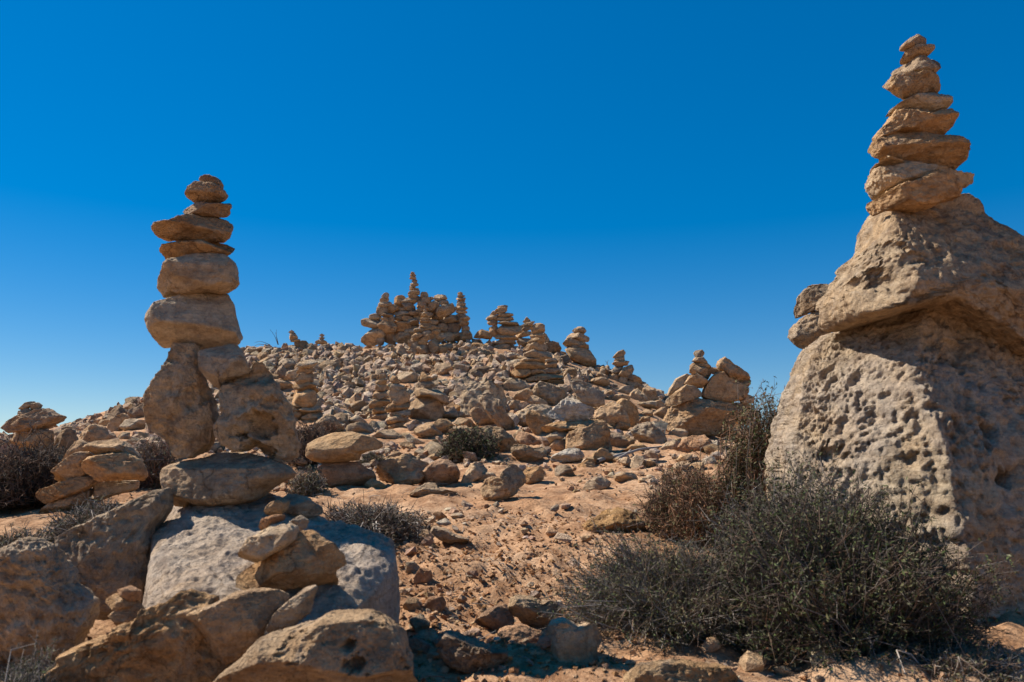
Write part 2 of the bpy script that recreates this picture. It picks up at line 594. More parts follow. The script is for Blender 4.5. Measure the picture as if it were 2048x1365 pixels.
def cairn(label, stones, Y=None, group=None, tints=('tan',), name='cairn', cat='cairn', mat=None, tk=0.8, jit=0.0, **kw):
    """stones: list of outlines in photo pixels, or (outline, dict)"""
    st = [(s, {}) if isinstance(s, np.ndarray) else s for s in stones]
    allp = np.concatenate([s for s, _ in st])
    low = allp[np.argmax(allp[:, 1])]
    cx = float(low[0])
    if Y is None:
        Y = ground_hit(cx, low[1] - 2) or 19.8
        Y += 0.12
    b = at(cx, low[1], Y)
    root = empty(name, tuple(b))
    tag(root, label, cat, group)
    for k, (P, opt) in enumerate(st):
        o = dict(kw); o.update(opt)
        dy = o.pop('dy', 0.0)
        tint = o.pop('tint', tints[k % len(tints)])
        r = np.random.default_rng(SEED[0] * 3 + 1)
        stone_obj('stone', P, Y + dy + r.uniform(-1, 1) * jit, sub=o.pop('sub', auto_sub(P)), tint=tint,
                  mat=o.pop('mat', mat), parent=root, base=tuple(b), tk=o.pop('tk', tk), **o)
    return root

def rock(label, P, tint='tan', Y=None, cat='rock', name='rock', group=None, push=0.5, tk=0.8, mat=None, sub=None, **kw):
    low = P[:, 1].max()
    cx = float(P[:, 0].mean())
    Yg = Y
    if Yg is None:
        Yg = ground_hit(cx, low - 1)
        if Yg is None:
            Yg = 19.5
        wpx = (P[:, 0].max() - P[:, 0].min())
        Yg += push * tk * wpx / 2 / F * Yg
    if Y is None:
        P = P + np.array([0, 0.05 * (P[:, 1].max() - P[:, 1].min())])
        kw.setdefault('rough', 0.15)
    o = stone_obj(name, P, Yg, sub=sub or auto_sub(P), tint=tint, mat=mat, tk=tk, **kw)
    return tag(o, label, cat, group)

# ---- left foreground tower ---------------------------------------------------------------
A_ = lambda t: poly('A', t)
B_ = lambda t: poly('B', t)
YT = 3.0
cairn('tall cairn of flat stones balanced on two boulders, left foreground', [
    (B_('303,990 330,930 420,895 560,870 650,830 760,835 900,850 1050,890 1150,940 1185,980 1170,1010 1100,1040 1010,1090 950,1160 840,1190 700,1203 560,1195 440,1150 340,1100 305,1050'),
     dict(tint='grey', tk=0.75, rough=0.05, facets=2, chips=4, dy=0.0)),
    (B_('330,1140 400,1115 465,1160 460,1205 390,1200'), dict(tint='ochre', dy=-0.02)),
    (B_('375,100 430,95 530,105 545,240 575,330 600,420 640,500 655,600 630,760 590,830 540,870 430,892 370,870 330,830 290,750 215,690 180,640 182,520 185,430 240,360 310,280 345,190'),
     dict(tint='cream', tk=0.75, rough=0.09, chips=4, mat=M_ROUGH, pits=[(12, 0.015, 0.5)], holes=hp('B', (480, 470, 70, 0.03), (410, 560, 50, 0.02), (600, 420, 70, 0.04)))),
    (B_('705,370 720,335 780,320 880,290 900,240 940,210 985,230 1030,300 1080,410 1140,520 1180,600 1190,680 1220,780 1215,870 1130,910 1040,890 960,850 910,785 860,800 840,835 760,820 700,780 670,730 650,680 690,620 720,580 700,450'),
     dict(tint='cream', tk=0.7, rough=0.10, chips=4, mat=M_ROUGH, dy=-0.02, pits=[(16, 0.015, 0.5)], holes=hp('B', (945, 665, 90, 0.09), (905, 850, 85, 0.10), (1020, 500, 40, 0.03), (790, 700, 45, 0.03), (880, 350, 18, 0.04)))),
    (B_('545,150 600,125 700,115 800,85 850,160 890,260 870,300 780,325 710,350 700,418 640,390 590,320 560,280'), dict(tint='grey', dy=-0.05, rough=0.06)),
    (A_('196,1000 215,950 265,890 340,865 420,835 520,815 600,800 655,800 690,860 715,960 735,1040 769,1105 740,1130 620,1160 510,1172 400,1160 330,1157 265,1165 225,1080'),
     dict(tint='pale', tk=0.72, rough=0.045, e=0.62, chips=4, facets=5)),
    (A_('222,770 250,705 300,655 350,622 430,600 520,578 600,570 680,578 715,605 730,650 730,700 739,735 715,765 640,801 540,806 440,830 385,828 340,812 258,837'),
     dict(tint='pale', rough=0.06, chips=4)),
    (A_('246,545 275,515 330,495 430,470 560,464 640,472 690,490 711,515 690,550 640,566 560,576 470,590 390,610 310,600 258,588'), dict(tint='ochre')),
    (A_('219,425 245,395 320,380 400,365 470,335 560,326 650,328 690,365 716,405 690,440 640,474 540,472 400,476 300,460 235,460'), dict(tint='tan')),
    (A_('392,270 410,248 470,236 600,238 680,235 708,250 716,272 700,305 665,330 560,332 440,345 412,310'), dict(tint='dark')),
    (A_('425,185 450,145 490,122 540,122 600,135 645,150 665,182 650,210 610,230 540,244 480,240 435,215'), dict(tint='tan')),
    (A_('502,90 530,75 580,73 630,95 647,120 645,150 600,142 540,124 515,108'), dict(tint='dark')),
], Y=YT, jit=0.015)

# ---- right boulders and the stack on them ----------------------------------------------------
D_ = lambda t: poly('D', t)
E_ = lambda t: poly('E', t)

def ridge_fn(line, sl, sr, lean, Yc):
    """front of the boulder breaks along a ridge: line = [(px,py,Y)] of the ridge in the photo"""
    pts = np.array([at(*q) for q in line])
    o = np.argsort(pts[:, 2])
    pts = pts[o]
    def f(p, c):
        x = p[:, 0] + c[0]
        z = p[:, 2] + c[1]
        wob = np.stack([x * 0, z * 3.1, x * 0 + 4.4], 1)
        xr = np.interp(z, pts[:, 2], pts[:, 0]) + 0.05 * fbm(wob, 3)
        yr = np.interp(z, pts[:, 2], pts[:, 1])
        yf = yr + sl * np.maximum(xr - x, 0) + sr * np.maximum(x - xr, 0) - Yc
        k = 30.0
        q = p.copy()
        back = np.where(p[:, 1] > 0, p[:, 1] * 0.22, p[:, 1])
        q[:, 1] = np.logaddexp(back * k, np.minimum(yf, 0.1) * k) / k
        return q
    return f

lower = rock('huge pitted limestone boulder with a sunlit left face, right edge',
     E_('90,1160 110,1060 150,900 185,800 240,700 300,650 400,590 550,545 700,500 800,505 920,540 1020,590 1130,640 1300,680 1600,760 1750,1000 1800,1500 1750,2000 900,2080 420,2020 160,1700 100,1400'),
     tint='pale', Y=3.86, cat='boulder', name='boulder', mat=M_BOULDER, sub=8, tk=1.25, rough=0.035, e=0.55, facets=0, chips=0, grow=False,
     ridge=ridge_fn([(1850, 600, 3.42), (1838, 720, 3.25), (1856, 800, 3.15), (1884, 880, 3.06), (1893, 980, 3.0), (1935, 1060, 2.96), (1945, 1130, 2.95), (1930, 1400, 2.95)], 1.4, 0.30, 0, 3.86),
     pits=[(5.5, 0.045, 0.42), (12, 0.040, 0.5), (20, 0.036, 0.58), (34, 0.024, 0.62), (52, 0.014, 0.62)],
     holes=hp('E', (1065, 1275, 26, 0.12), (1040, 1062, 30, 0.08), (1005, 1130, 14, 0.05), (480, 1170, 40, 0.06), (1000, 700, 60, 0.04), (760, 620, 40, 0.03)))
rock('brown tapering boulder perched on the huge pitted boulder',
     E_('312,510 330,460 380,410 410,340 480,260 500,190 550,90 620,65 720,85 800,60 880,45 920,40 985,60 1005,110 1060,150 1206,275 1450,480 1560,600 1500,860 1300,840 1206,790 1080,745 950,670 860,632 760,600 690,572 600,577 500,602 430,622 345,626 312,590'),
     tint='pale', Y=3.6, cat='boulder', name='boulder', mat=M_ROUGH, sub=7, tk=1.15, rough=0.045, e=0.6, facets=0, chips=0, grow=False,
     ridge=ridge_fn([(1790, 400, 3.38), (1805, 480, 3.2), (1830, 560, 3.08), (1800, 640, 3.1), (1850, 740, 3.1)], 1.2, 0.32, 0, 3.6),
     pits=[(5, 0.03, 0.42), (11, 0.025, 0.5), (22, 0.018, 0.6), (36, 0.010, 0.6)],
     holes=hp('E', (520, 380, 36, 0.06), (545, 285, 44, 0.06), (612, 392, 36, 0.05), (402, 470, 24, 0.04), (602, 340, 24, 0.04), (660, 230, 40, 0.04), (720, 300, 40, 0.03)))
cairn('tapering stack of nine flat stones on top of the right boulder', [
    (D_('630,1095 680,1070 740,1045 830,1020 920,985 1000,965 1060,970 1100,1010 1140,1105 1060,1118 960,1160 870,1180 760,1165 670,1170 640,1125'), dict(tint='ochre', dy=-0.06)),
    (D_('580,945 610,910 660,888 760,882 860,900 960,915 1060,930 1190,945 1235,965 1230,1010 1170,1035 1120,1045 1000,1010 900,1030 740,1060 640,1082 595,1020'), dict(tint='pale', dy=0.03)),
    (D_('600,770 660,735 740,705 830,703 940,725 1040,755 1120,780 1165,815 1181,855 1160,900 1110,932 1020,922 900,905 760,890 645,895 620,850 605,800'), dict(tint='ochre', mat=M_ROUGH)),
    D_('620,720 650,680 700,640 730,580 770,555 860,555 950,600 1020,565 1080,570 1112,625 1095,660 1060,700 1010,735 930,720 840,708 740,708 680,740 630,742'),
    (D_('712,565 730,540 820,500 900,470 960,445 1040,425 1060,460 1072,540 1050,560 960,585 860,565 780,562'), dict(tint='pale')),
    (D_('685,400 700,370 740,350 830,348 950,350 1010,375 1045,410 1040,440 960,450 900,475 770,507 740,455 700,430'), dict(mat=M_ROUGH)),
    (D_('782,300 800,255 860,240 930,240 960,220 985,225 1002,280 1000,320 965,357 880,350 795,352'), dict(tint='grey')),
    (D_('797,230 815,190 850,175 920,172 970,180 972,200 940,226 870,243 810,248'), dict(tint='tan')),
    (D_('785,160 830,125 870,98 900,85 930,100 946,130 935,165 880,177 820,184 790,180'), dict(tint='dark')),
], Y=3.36, tints=('tan', 'ochre'), jit=0.01)
cairn('two rough rounded stones stacked behind the left shoulder of the right boulder', [
    (E_('165,645 190,600 230,565 300,530 370,520 380,600 340,640 290,690 240,710 200,695'), dict(mat=M_ROUGH, tint='grey')),
    (E_('207,540 215,470 255,435 320,420 365,435 360,490 320,510 260,540 215,558'), dict(mat=M_ROUGH, tint='grey')),
    (E_('255,425 290,412 330,412 358,425 350,437 290,437'), dict(mat=M_ROUGH)),
], Y=4.6, tints=('dark',))

# ---- left foreground slab and the rocks in front of it ------------------------------------------
C_ = lambda t: poly('C', t)
def on_plane(px, py, y0, z0, ky, kx):
    """point where the sight line meets the sloping plane z = z0 + ky*(y-y0) + kx*x"""
    u, v = (px - W / 2) / F, (H / 2 - py) / F
    d = np.array([u, cp - v * sp, v * cp + sp])
    t = (z0 - EYE - ky * y0) / (d[2] - ky * d[1] - kx * d[0])
    return np.array([0, 0, EYE]) + d * t

def slab(label, P, plane, drop, seed, mat, tint, amp=0.02, nth=420, nr=90, nw=46, flare=0.04, pits=None, name='boulder'):
    """block whose upper face is the given outline laid on a sloping plane, with rounded rim and steep sides"""
    R3 = np.array([on_plane(x, y, *plane) for x, y in P])
    c = R3.mean(0)
    Q = R3[:, :2] - c[:2]
    _, _, A, R = radial(Q * 1.0)
    # radius table about the polygon's own centre, in metres
    A = np.linspace(-math.pi, math.pi, nth + 1)[:-1]
    d = np.stack([np.cos(A), np.sin(A)], 1)
    Rm = np.zeros(nth)
    n = len(Q)
    for i in range(n):
        p, q = Q[i], Q[(i + 1) % n]
        e = q - p
        den = d[:, 0] * e[1] - d[:, 1] * e[0]
        den = np.where(np.abs(den) < 1e-9, 1e-9, den)
        t = (p[0] * e[1] - p[1] * e[0]) / den
        u = (p[0] * d[:, 1] - p[1] * d[:, 0]) / den
        Rm = np.where((u >= -1e-6) & (u <= 1 + 1e-6) & (t > 0), np.maximum(Rm, t), Rm)
    ker = np.hanning(13); ker /= ker.sum()
    Rm = np.convolve(np.concatenate([Rm[-6:], Rm, Rm[:6]]), ker, mode='valid')
    y0, z0, ky, kx = plane
    rings = []
    for s in np.linspace(0.004, 1, nr) ** 0.8:
        xy = c[:2] + d * (Rm * s)[:, None]
        z = z0 + ky * (xy[:, 1] - y0) + kx * xy[:, 0] - 0.05 * s ** 9
        rings.append(np.column_stack([xy, z]))
    for k in range(1, nw + 1):
        w = k / nw
        xy = c[:2] + d * (Rm + flare * math.sin(w * math.pi / 2))[:, None]
        z = z0 + ky * (xy[:, 1] - y0) + kx * xy[:, 0] - 0.05 - drop * w
        rings.append(np.column_stack([xy, z]))
    V = np.concatenate(rings)
    nrings = len(rings)
    r = np.random.default_rng(seed)
    q = V + r.uniform(-20, 20, 3)
    dsp = amp * (1.6 * fbm(q * 2.2, 3) + 0.9 * fbm(q * 7, 4, 0.55, ridged=True) + 0.35 * fbm(q * 24, 3))
    if pits:
        for fr, am, ra in pits:
            x = np.clip(1 - worley(q * np.array([fr, fr, fr])) / ra, 0, 1)
            m = np.clip(0.5 + 1.5 * perlin(q * fr * 0.25), 0, 1)
            dsp = dsp - am * m * x * x
    rad = np.column_stack([np.tile(d, (nrings, 1)), np.zeros(len(V))])
    top = np.repeat(np.concatenate([np.zeros(nr), np.linspace(0.2, 1, nw)]), nth)
    V = V + (1 - top)[:, None] * dsp[:, None] * np.array([0, 0, 1.0]) + top[:, None] * rad * (dsp * 1.5)[:, None]
    i = np.arange((nrings - 1) * nth)
    j = (i // nth) * nth + (i + 1) % nth
    faces = np.stack([i, i + nth, j + nth, j], 1)
    me = make_mesh(name, V - c, faces)
    o = link(name, me, mat, None, Vector(c))
    o.color = (0.66, 0.53, 0.40, 1)
    return tag(o, label, 'boulder')

PLANE = (3.0, zrow(1013, 3.0) - 0.005, 0.30, 0.0)
slab('broad pale flat-topped slab carrying the tall left cairn',
     C_('700,330 720,150 740,60 780,20 900,10 1100,10 1330,48 1420,85 1500,125 1620,160 1720,172 1790,188 1835,235 1835,330 1790,400 1700,480 1640,540 1560,600 1400,640 1100,640 880,620 690,590 690,480'),
     PLANE, 0.55, 31, M_BOULDER, 'white', amp=0.019, pits=[(9, 0.02, 0.6), (16, 0.02, 0.6), (32, 0.012, 0.6)])
rock('grey brown rock face sloping up beside the slab, left of the sunlit patch',
     C_('270,260 330,210 380,212 520,150 640,90 730,45 790,30 800,120 740,210 712,350 706,520 690,640 540,660 440,640 330,560 280,400'),
     tint='grey', Y=2.86, cat='boulder', name='boulder', tk=0.5, rough=0.10, mat=M_PALE, sub=6, pits=[(12, 0.02, 0.5), (28, 0.01, 0.6)])
rock('large grey brown boulder in the lower left corner of the photo',
     C_('-160,560 -60,430 0,370 80,290 150,240 210,250 270,300 300,370 330,480 430,560 420,640 370,740 330,900 200,1000 -100,1000 -180,800'),
     tint='grey', Y=2.45, cat='boulder', name='boulder', tk=0.6, rough=0.11, mat=M_PALE, sub=7, pits=[(10, 0.025, 0.5), (24, 0.012, 0.6)])
rock('long ridged ochre rock running down to the bottom edge below the slab',
     C_('300,800 400,760 560,700 680,640 690,590 780,570 860,525 920,522 1005,545 1000,600 1010,700 1040,800 1080,900 1060,1060 700,1120 300,1080 200,980 250,880 320,840'),
     tint='ochre', Y=2.12, tk=0.5, rough=0.12, mat=M_ROUGH, sub=6, pits=[(14, 0.02, 0.5), (30, 0.010, 0.6)])
rock('wedge-shaped brown stone leaning below the small foreground cairn',
     C_('865,650 900,610 1000,570 1080,530 1170,515 1290,515 1340,545 1320,600 1240,680 1200,760 1120,830 1030,870 970,800 900,740'),
     tint='tan', Y=2.08, tk=0.6, rough=0.08)
rock('narrow upright stone propped beside the wedge-shaped stone',
     C_('1245,690 1280,620 1350,560 1420,500 1480,490 1460,560 1440,620 1370,680 1300,705 1250,710'), tint='grey', Y=2.06, tk=0.7)
rock('broad foreground boulder with dark holes at the bottom edge',
     C_('960,1040 1000,943 1040,890 1130,830 1220,730 1330,705 1450,660 1530,620 1600,625 1720,620 1800,650 1870,690 1900,760 1918,870 1925,1000 1850,1120 1500,1160 1100,1140'),
     tint='tan', Y=1.92, cat='boulder', name='boulder', tk=0.6, rough=0.06, mat=M_ROUGH, sub=7, pits=[(22, 0.01, 0.6)], holes=hp('C', (1625, 772, 22, 0.04), (1660, 855, 36, 0.045), (1870, 880, 25, 0.03), (1750, 660, 30, 0.02), (1400, 760, 60, 0.02)))
for lab, tt, ti in (
    ('small rough stone, lowest of three piled beside the dark hollow', '505,640 560,595 630,570 672,620 640,655 570,692 520,692', 'tan'),
    ('small flat stone, middle of three piled beside the dark hollow', '480,565 530,533 590,545 645,575 600,595 560,605 515,590', 'ochre'),
    ('small reddish stone, topmost of three piled beside the dark hollow', '538,515 600,496 662,520 655,560 600,565', 'red')):
    rock(lab, C_(tt), tint=ti, Y=2.3, rough=0.08, mat=M_ROUGH)
cairn('small cairn of tilted stones on the front of the slab', [
    (C_('1120,440 1160,395 1260,350 1350,300 1400,240 1450,235 1500,270 1560,300 1600,360 1600,400 1550,430 1550,500 1500,522 1400,515 1300,516 1200,505 1140,480'), dict(tint='ochre', rough=0.07, facets=7)),
    (C_('1087,370 1120,330 1180,260 1270,210 1340,190 1385,220 1370,280 1320,322 1230,372 1160,398 1110,395'), dict(tint='pale', dy=-0.05)),
    (C_('1198,222 1220,185 1280,160 1320,165 1320,187 1250,218 1210,237'), dict(tint='red', mat=M_ROUGH, dy=-0.03)),
    (C_('1360,190 1400,168 1432,190 1422,222 1380,242'), dict(tint='grey', dy=0.05)),
], Y=2.32)
rock('flat grey stone lying on the shaded back of the slab', C_('1280,110 1330,62 1420,80 1490,125 1502,160 1440,174 1370,160 1300,150'), tint='grey', Y=2.92)
rock('small pebble-like stone resting against the flat grey stone on the slab', C_('1230,145 1260,105 1310,90 1345,100 1335,135 1300,165 1240,168'), tint='tan', Y=2.78)

# ---- left middle distance -------------------------------------------------------------------
K_ = lambda t: poly('K', t)
cairn('low cairn of slanting slabs left of the tall tower', [
    (K_('330,1150 450,1050 600,960 700,930 780,940 760,1040 600,1110 450,1140 340,1170'), dict(dy=0.05)),
    (K_('720,1070 760,970 830,880 1030,856 1180,860 1150,930 900,1000 780,1080'), dict(tint='pale', dy=0.1)),
    (K_('308,975 350,930 430,910 520,880 640,840 740,822 830,845 800,900 700,955 600,995 500,1025 400,1070 330,1030'), dict(tint='ochre')),
    (K_('397,845 430,800 500,740 600,670 680,630 740,615 770,660 740,720 740,800 680,842 590,864 490,885 420,870'), dict()),
    (K_('693,750 740,690 790,650 900,630 1060,612 1110,640 1180,685 1220,760 1228,830 1200,872 1120,862 1020,864 930,860 860,868 790,850 740,800'), dict(tint='ochre', dy=-0.08)),
    (K_('525,700 560,660 600,620 650,530 680,518 735,545 742,610 650,645 590,685 530,722'), dict(dy=0.08)),
    (K_('730,580 760,545 830,515 960,500 1050,530 1110,570 1200,660 1215,705 1110,650 1000,618 900,632 830,650 750,615'), dict(tint='tan')),
], Y=5.2, tints=('tan',), tk=0.7)
cairn('pointed slab balanced on a low stone above the dark bush, far left', [
    (K_('85,510 110,450 250,428 380,422 450,440 460,480 440,530 440,640 100,640'), dict(tint='tan', dy=0.05)),
    (K_('20,420 70,360 150,310 250,290 320,255 400,240 440,265 480,290 545,310 500,350 420,385 350,420 200,442 90,460'), dict(tint='dark')),
    (K_('145,320 170,270 230,245 275,270 255,302 180,332'), dict(tint='grey')),
    (K_('250,240 280,205 330,198 353,220 330,250 275,266'), dict(tint='grey')),
    (K_('175,245 220,200 280,188 290,203 240,240 190,252'), dict(tint='tan')),
], Y=8.0, tk=0.7)
for lab, tt, ti in (
    ('dark squarish rock on the skyline right of the pointed slab', '465,560 470,530 520,440 570,412 620,415 650,480 655,560 640,660 500,660', 'dark'),
    ('sloping rock on the left skyline below the thin twigs', '650,520 660,480 740,410 820,380 880,400 925,470 900,560 700,560', 'tan'),
    ('flat stone, upper of two stacked on the left skyline', '868,338 920,303 985,308 965,342 900,348', 'grey'),
    ('flat stone, lower of two stacked on the left skyline', '838,385 870,345 965,338 965,385 900,400', 'tan'),
    ('upright wedge rock on the left skyline', '925,400 930,380 970,320 1060,285 1095,320 1045,390 1000,450 940,450', 'tan'),
    ('long pale stone lying on the left skyline against the tower', '1035,390 1070,338 1150,332 1250,345 1250,405 1160,415 1060,435', 'pale'),
    ('dark peaked rock highest on the left skyline', '1090,300 1095,280 1170,210 1250,182 1290,280 1250,340 1100,340', 'dark'),
    ('small pale rock above the shrub left of the tower', '1005,480 1050,445 1105,450 1095,505 1030,525', 'pale'),
    ('ochre rock behind the low cairn of slanting slabs', '450,610 480,580 540,570 560,610 540,680 470,680', 'ochre'),
    ('grey rock between the low slab cairn and the tower base', '1215,800 1230,730 1290,715 1350,760 1400,820 1390,870 1260,880', 'grey')):
    rock(lab, K_(tt), tint=ti)

# ---- balanced boulder right of the tower -------------------------------------------------------
P_ = lambda t: poly('P', t)
cairn('rounded boulder balanced on a squat brown rock, right of the tall tower', [
    (P_('205,900 215,850 280,740 340,660 400,600 600,585 760,585 850,650 950,700 990,780 970,880 800,900 500,910 300,920'), dict(tint='red', rough=0.06)),
    (P_('185,460 220,390 330,320 450,265 600,252 720,248 820,280 950,310 1040,360 1050,410 1000,450 870,470 795,500 770,575 640,586 500,598 380,608 260,582 200,540'), dict(tint='ochre', rough=0.045, e=0.66)),
], tk=0.75)
rock('small ochre stone at the foot of the balanced boulder', P_('830,900 850,850 930,780 980,800 1075,850 1065,905 950,925'), 'ochre')
rock('large rock with a broad shaded front right of the balanced boulder', P_('960,640 1000,600 1100,540 1280,500 1370,480 1430,500 1500,560 1620,610 1560,700 1450,820 1300,870 1100,880 1010,800'), 'tan', tk=0.6)
rock('rough blocky stone behind the balanced boulder', P_('930,300 1000,250 1060,210 1160,225 1230,260 1275,300 1250,330 1170,358 1060,345 970,325'), 'tan', mat=M_ROUGH)
rock('smooth bent stone lying on rubble left of the round green shrub', P_('1320,300 1370,268 1400,310 1450,330 1545,375 1500,402 1430,402 1350,385'), 'pale')
rock('crumbly small stone under the smooth bent stone', P_('1250,380 1320,358 1400,390 1435,430 1370,465 1300,445'), 'ochre', mat=M_ROUGH)

# ---- rocks on and beside the path ----------------------------------------------------------------
L_ = lambda t: poly('L', t)
for lab, tt, ti, mt in (
    ('two-lobed tan rock casting a shadow on the sandy path', '683,345 720,290 780,265 830,275 840,240 900,183 960,183 1000,210 1030,260 1042,310 1010,340 960,390 900,425 840,455 770,462 720,435 690,390', 'tan', M_STONE),
    ('brown rock just behind the two-lobed rock on the path', '1005,250 1060,208 1130,203 1170,240 1150,295 1100,318 1030,332', 'ochre', M_STONE),
    ('pointed rock left of the two-lobed rock on the path', '530,335 560,270 600,190 650,165 700,170 735,210 725,260 650,300 580,340', 'tan', M_STONE),
    ('smooth reddish rock with a round lobe at its left end', '185,270 210,240 270,220 320,170 370,145 440,160 500,190 525,240 505,305 440,335 380,350 300,335 220,328', 'red', M_STONE),
    ('low crusty rock with a trailing right end, left of the path', '140,410 200,360 270,323 330,318 370,360 430,370 505,395 440,425 380,445 280,440', 'tan', M_ROUGH),
    ('flat stone wedged against the back of the two-lobed rock', '620,315 680,265 740,243 790,248 805,275 720,300 690,335', 'pale', M_STONE),
    ('half-buried grey stone in the middle of the path', '1262,275 1260,210 1310,188 1360,200 1405,275', 'grey', M_STONE),
    ('low elongated stone half sunk in the path', '1460,375 1500,310 1560,280 1630,283 1668,320 1652,358 1570,385', 'grey', M_ROUGH),
    ('flat stone at the right side of the path by the brown shrub', '1695,270 1760,240 1860,252 1875,295 1780,315 1720,325', 'tan', M_STONE),
    ('mound-shaped ochre rock beside the grey shrub on the path', '1465,640 1510,590 1600,550 1680,510 1740,500 1800,530 1870,560 1940,620 1950,680 1870,712 1750,738 1650,740 1570,735 1500,705', 'orange', M_ROUGH),
    ('elongated stone on the dark soil right of the slab', '315,690 330,652 420,668 500,718 592,745 582,795 480,785 380,745', 'grey', M_STONE),
    ('whitish speckled rock lying on the upper path', '1213,155 1240,115 1310,80 1390,53 1430,68 1467,120 1440,148 1340,163 1240,168', 'white', M_PALE),
    ('wide lumpy rock left of the whitish speckled rock', '918,50 940,23 1000,28 1080,55 1150,48 1192,80 1140,132 1060,158 980,143 925,100', 'tan', M_ROUGH),
    ('pyramid-shaped rock at the head of the path', '1530,155 1550,90 1600,58 1650,78 1705,130 1640,168 1570,184', 'ochre', M_STONE),
    ('crumbly brown stone just below the pyramid-shaped rock', '1428,192 1500,153 1552,185 1552,215 1480,225', 'ochre', M_ROUGH),
    ('rounded flat stone at the top right of the path', '1768,85 1830,35 1900,23 1955,60 1900,84 1800,98', 'ochre', M_STONE),
    ('small white stone beside the round green shrub', '478,168 490,123 520,128 540,162', 'white', M_PALE)):
    rock(lab, L_(tt), ti, mat=mt)
MM = lambda t: poly('M', t)
for lab, tt, ti, mt in (
    ('big rough-faced sunlit rock at the bottom left of the grey shrub', '1108,690 1130,560 1190,500 1260,478 1320,500 1370,535 1430,513 1500,530 1542,590 1562,660 1525,720 1512,800 1470,864 1390,850 1330,845 1240,815 1150,775', 'pale', M_ROUGH),
    ('saddle-shaped pale rock above the rough-faced sunlit rock', '858,400 870,350 910,308 980,318 1060,340 1120,380 1180,363 1230,398 1242,460 1180,495 1130,562 1070,575 960,515 890,465', 'pale', M_ROUGH),
    ('reddish rock left of the saddle-shaped pale rock', '623,522 660,470 720,430 790,403 870,430 900,490 900,560 830,580 750,595 690,565', 'red', M_STONE),
    ('brown rock between the reddish rock and the rough-faced rock', '768,640 790,590 850,560 960,548 1050,575 1120,590 1112,685 1000,700 880,716 790,695', 'red', M_STONE),
    ('small round stone touching the left foot of the rough-faced rock', '993,722 1010,688 1080,688 1118,730 1080,768 1010,755', 'ochre', M_STONE),
    ('small knobbly stone left of the round stone at the rough-faced rock', '893,712 920,678 960,700 968,755 920,755', 'ochre', M_STONE),
    ('long dark rock lying in the slab shadow at the bottom', '325,665 400,598 490,598 600,640 740,700 850,718 878,790 872,885 780,912 640,895 500,845 400,785 350,725', 'dark', M_STONE),
    ('reddish angular stone in the slab shadow', '245,412 290,348 380,343 403,390 370,455 280,465', 'red', M_STONE),
    ('brown stone tight against the slab side in shadow', '95,405 140,348 200,358 225,440 130,465', 'tan', M_STONE),
    ('grey angular stone below the reddish one in the slab shadow', '145,505 220,478 285,530 275,595 200,588', 'grey', M_STONE),
    ('flat dark stone at the right end of the holed foreground boulder', '125,665 180,638 295,690 265,755 160,778', 'dark', M_STONE),
    ('tall reddish clod-like stone at the top of the slab shadow', '180,200 220,130 290,150 305,220 250,265 190,260', 'red', M_STONE)):
    rock(lab, MM(tt), ti, mat=M_ROUGH if mt is M_STONE else mt, rough=0.15)
rock('rounded rock cut by the bottom edge under the grey shrub', poly('N', '355,1400 390,1310 440,1270 520,1245 650,1255 760,1280 900,1300 950,1340 960,1420 800,1480 450,1480'), 'ochre', Y=2.35, mat=M_ROUGH)
rock('small pale rock in the bottom right corner', poly('O', '1320,1380 1360,1320 1430,1295 1490,1310 1530,1370 1480,1420 1380,1420'), 'pale', Y=2.4)

# ---- rock belt below the rubble slope -------------------------------------------------------------
H_ = lambda t: poly('H', t)
cairn('white stone on a flat slab with a dark leaf-shaped stone leaning on it', [
    (H_('1155,850 1180,720 1250,680 1340,660 1400,620 1480,620 1525,700 1535,855 1400,870 1250,855 1170,855'), dict(tint='tan', mat=M_ROUGH, dy=-0.15)),
    (H_('938,662 1000,640 1090,615 1200,598 1350,588 1480,585 1565,665 1500,695 1350,700 1180,695 1060,700 980,708'), dict(tint='ochre', tk=0.6)),
    (H_('985,550 1040,510 1100,450 1170,395 1220,368 1270,410 1320,460 1400,500 1385,565 1300,614 1200,606 1100,606 1040,608'), dict(tint='white', mat=M_PALE, facets=9, tk=0.55)),
    (H_('1198,260 1270,248 1330,290 1420,340 1475,390 1482,470 1400,484 1300,455 1250,395 1215,325'), dict(tint='grey', tk=0.4)),
    (H_('1000,740 1060,705 1150,688 1190,710 1120,762 1030,788'), dict(tint='pale', dy=-0.05)),
    (H_('1025,825 1070,780 1150,765 1168,835 1090,868'), dict(dy=-0.1)),
], tk=0.75)
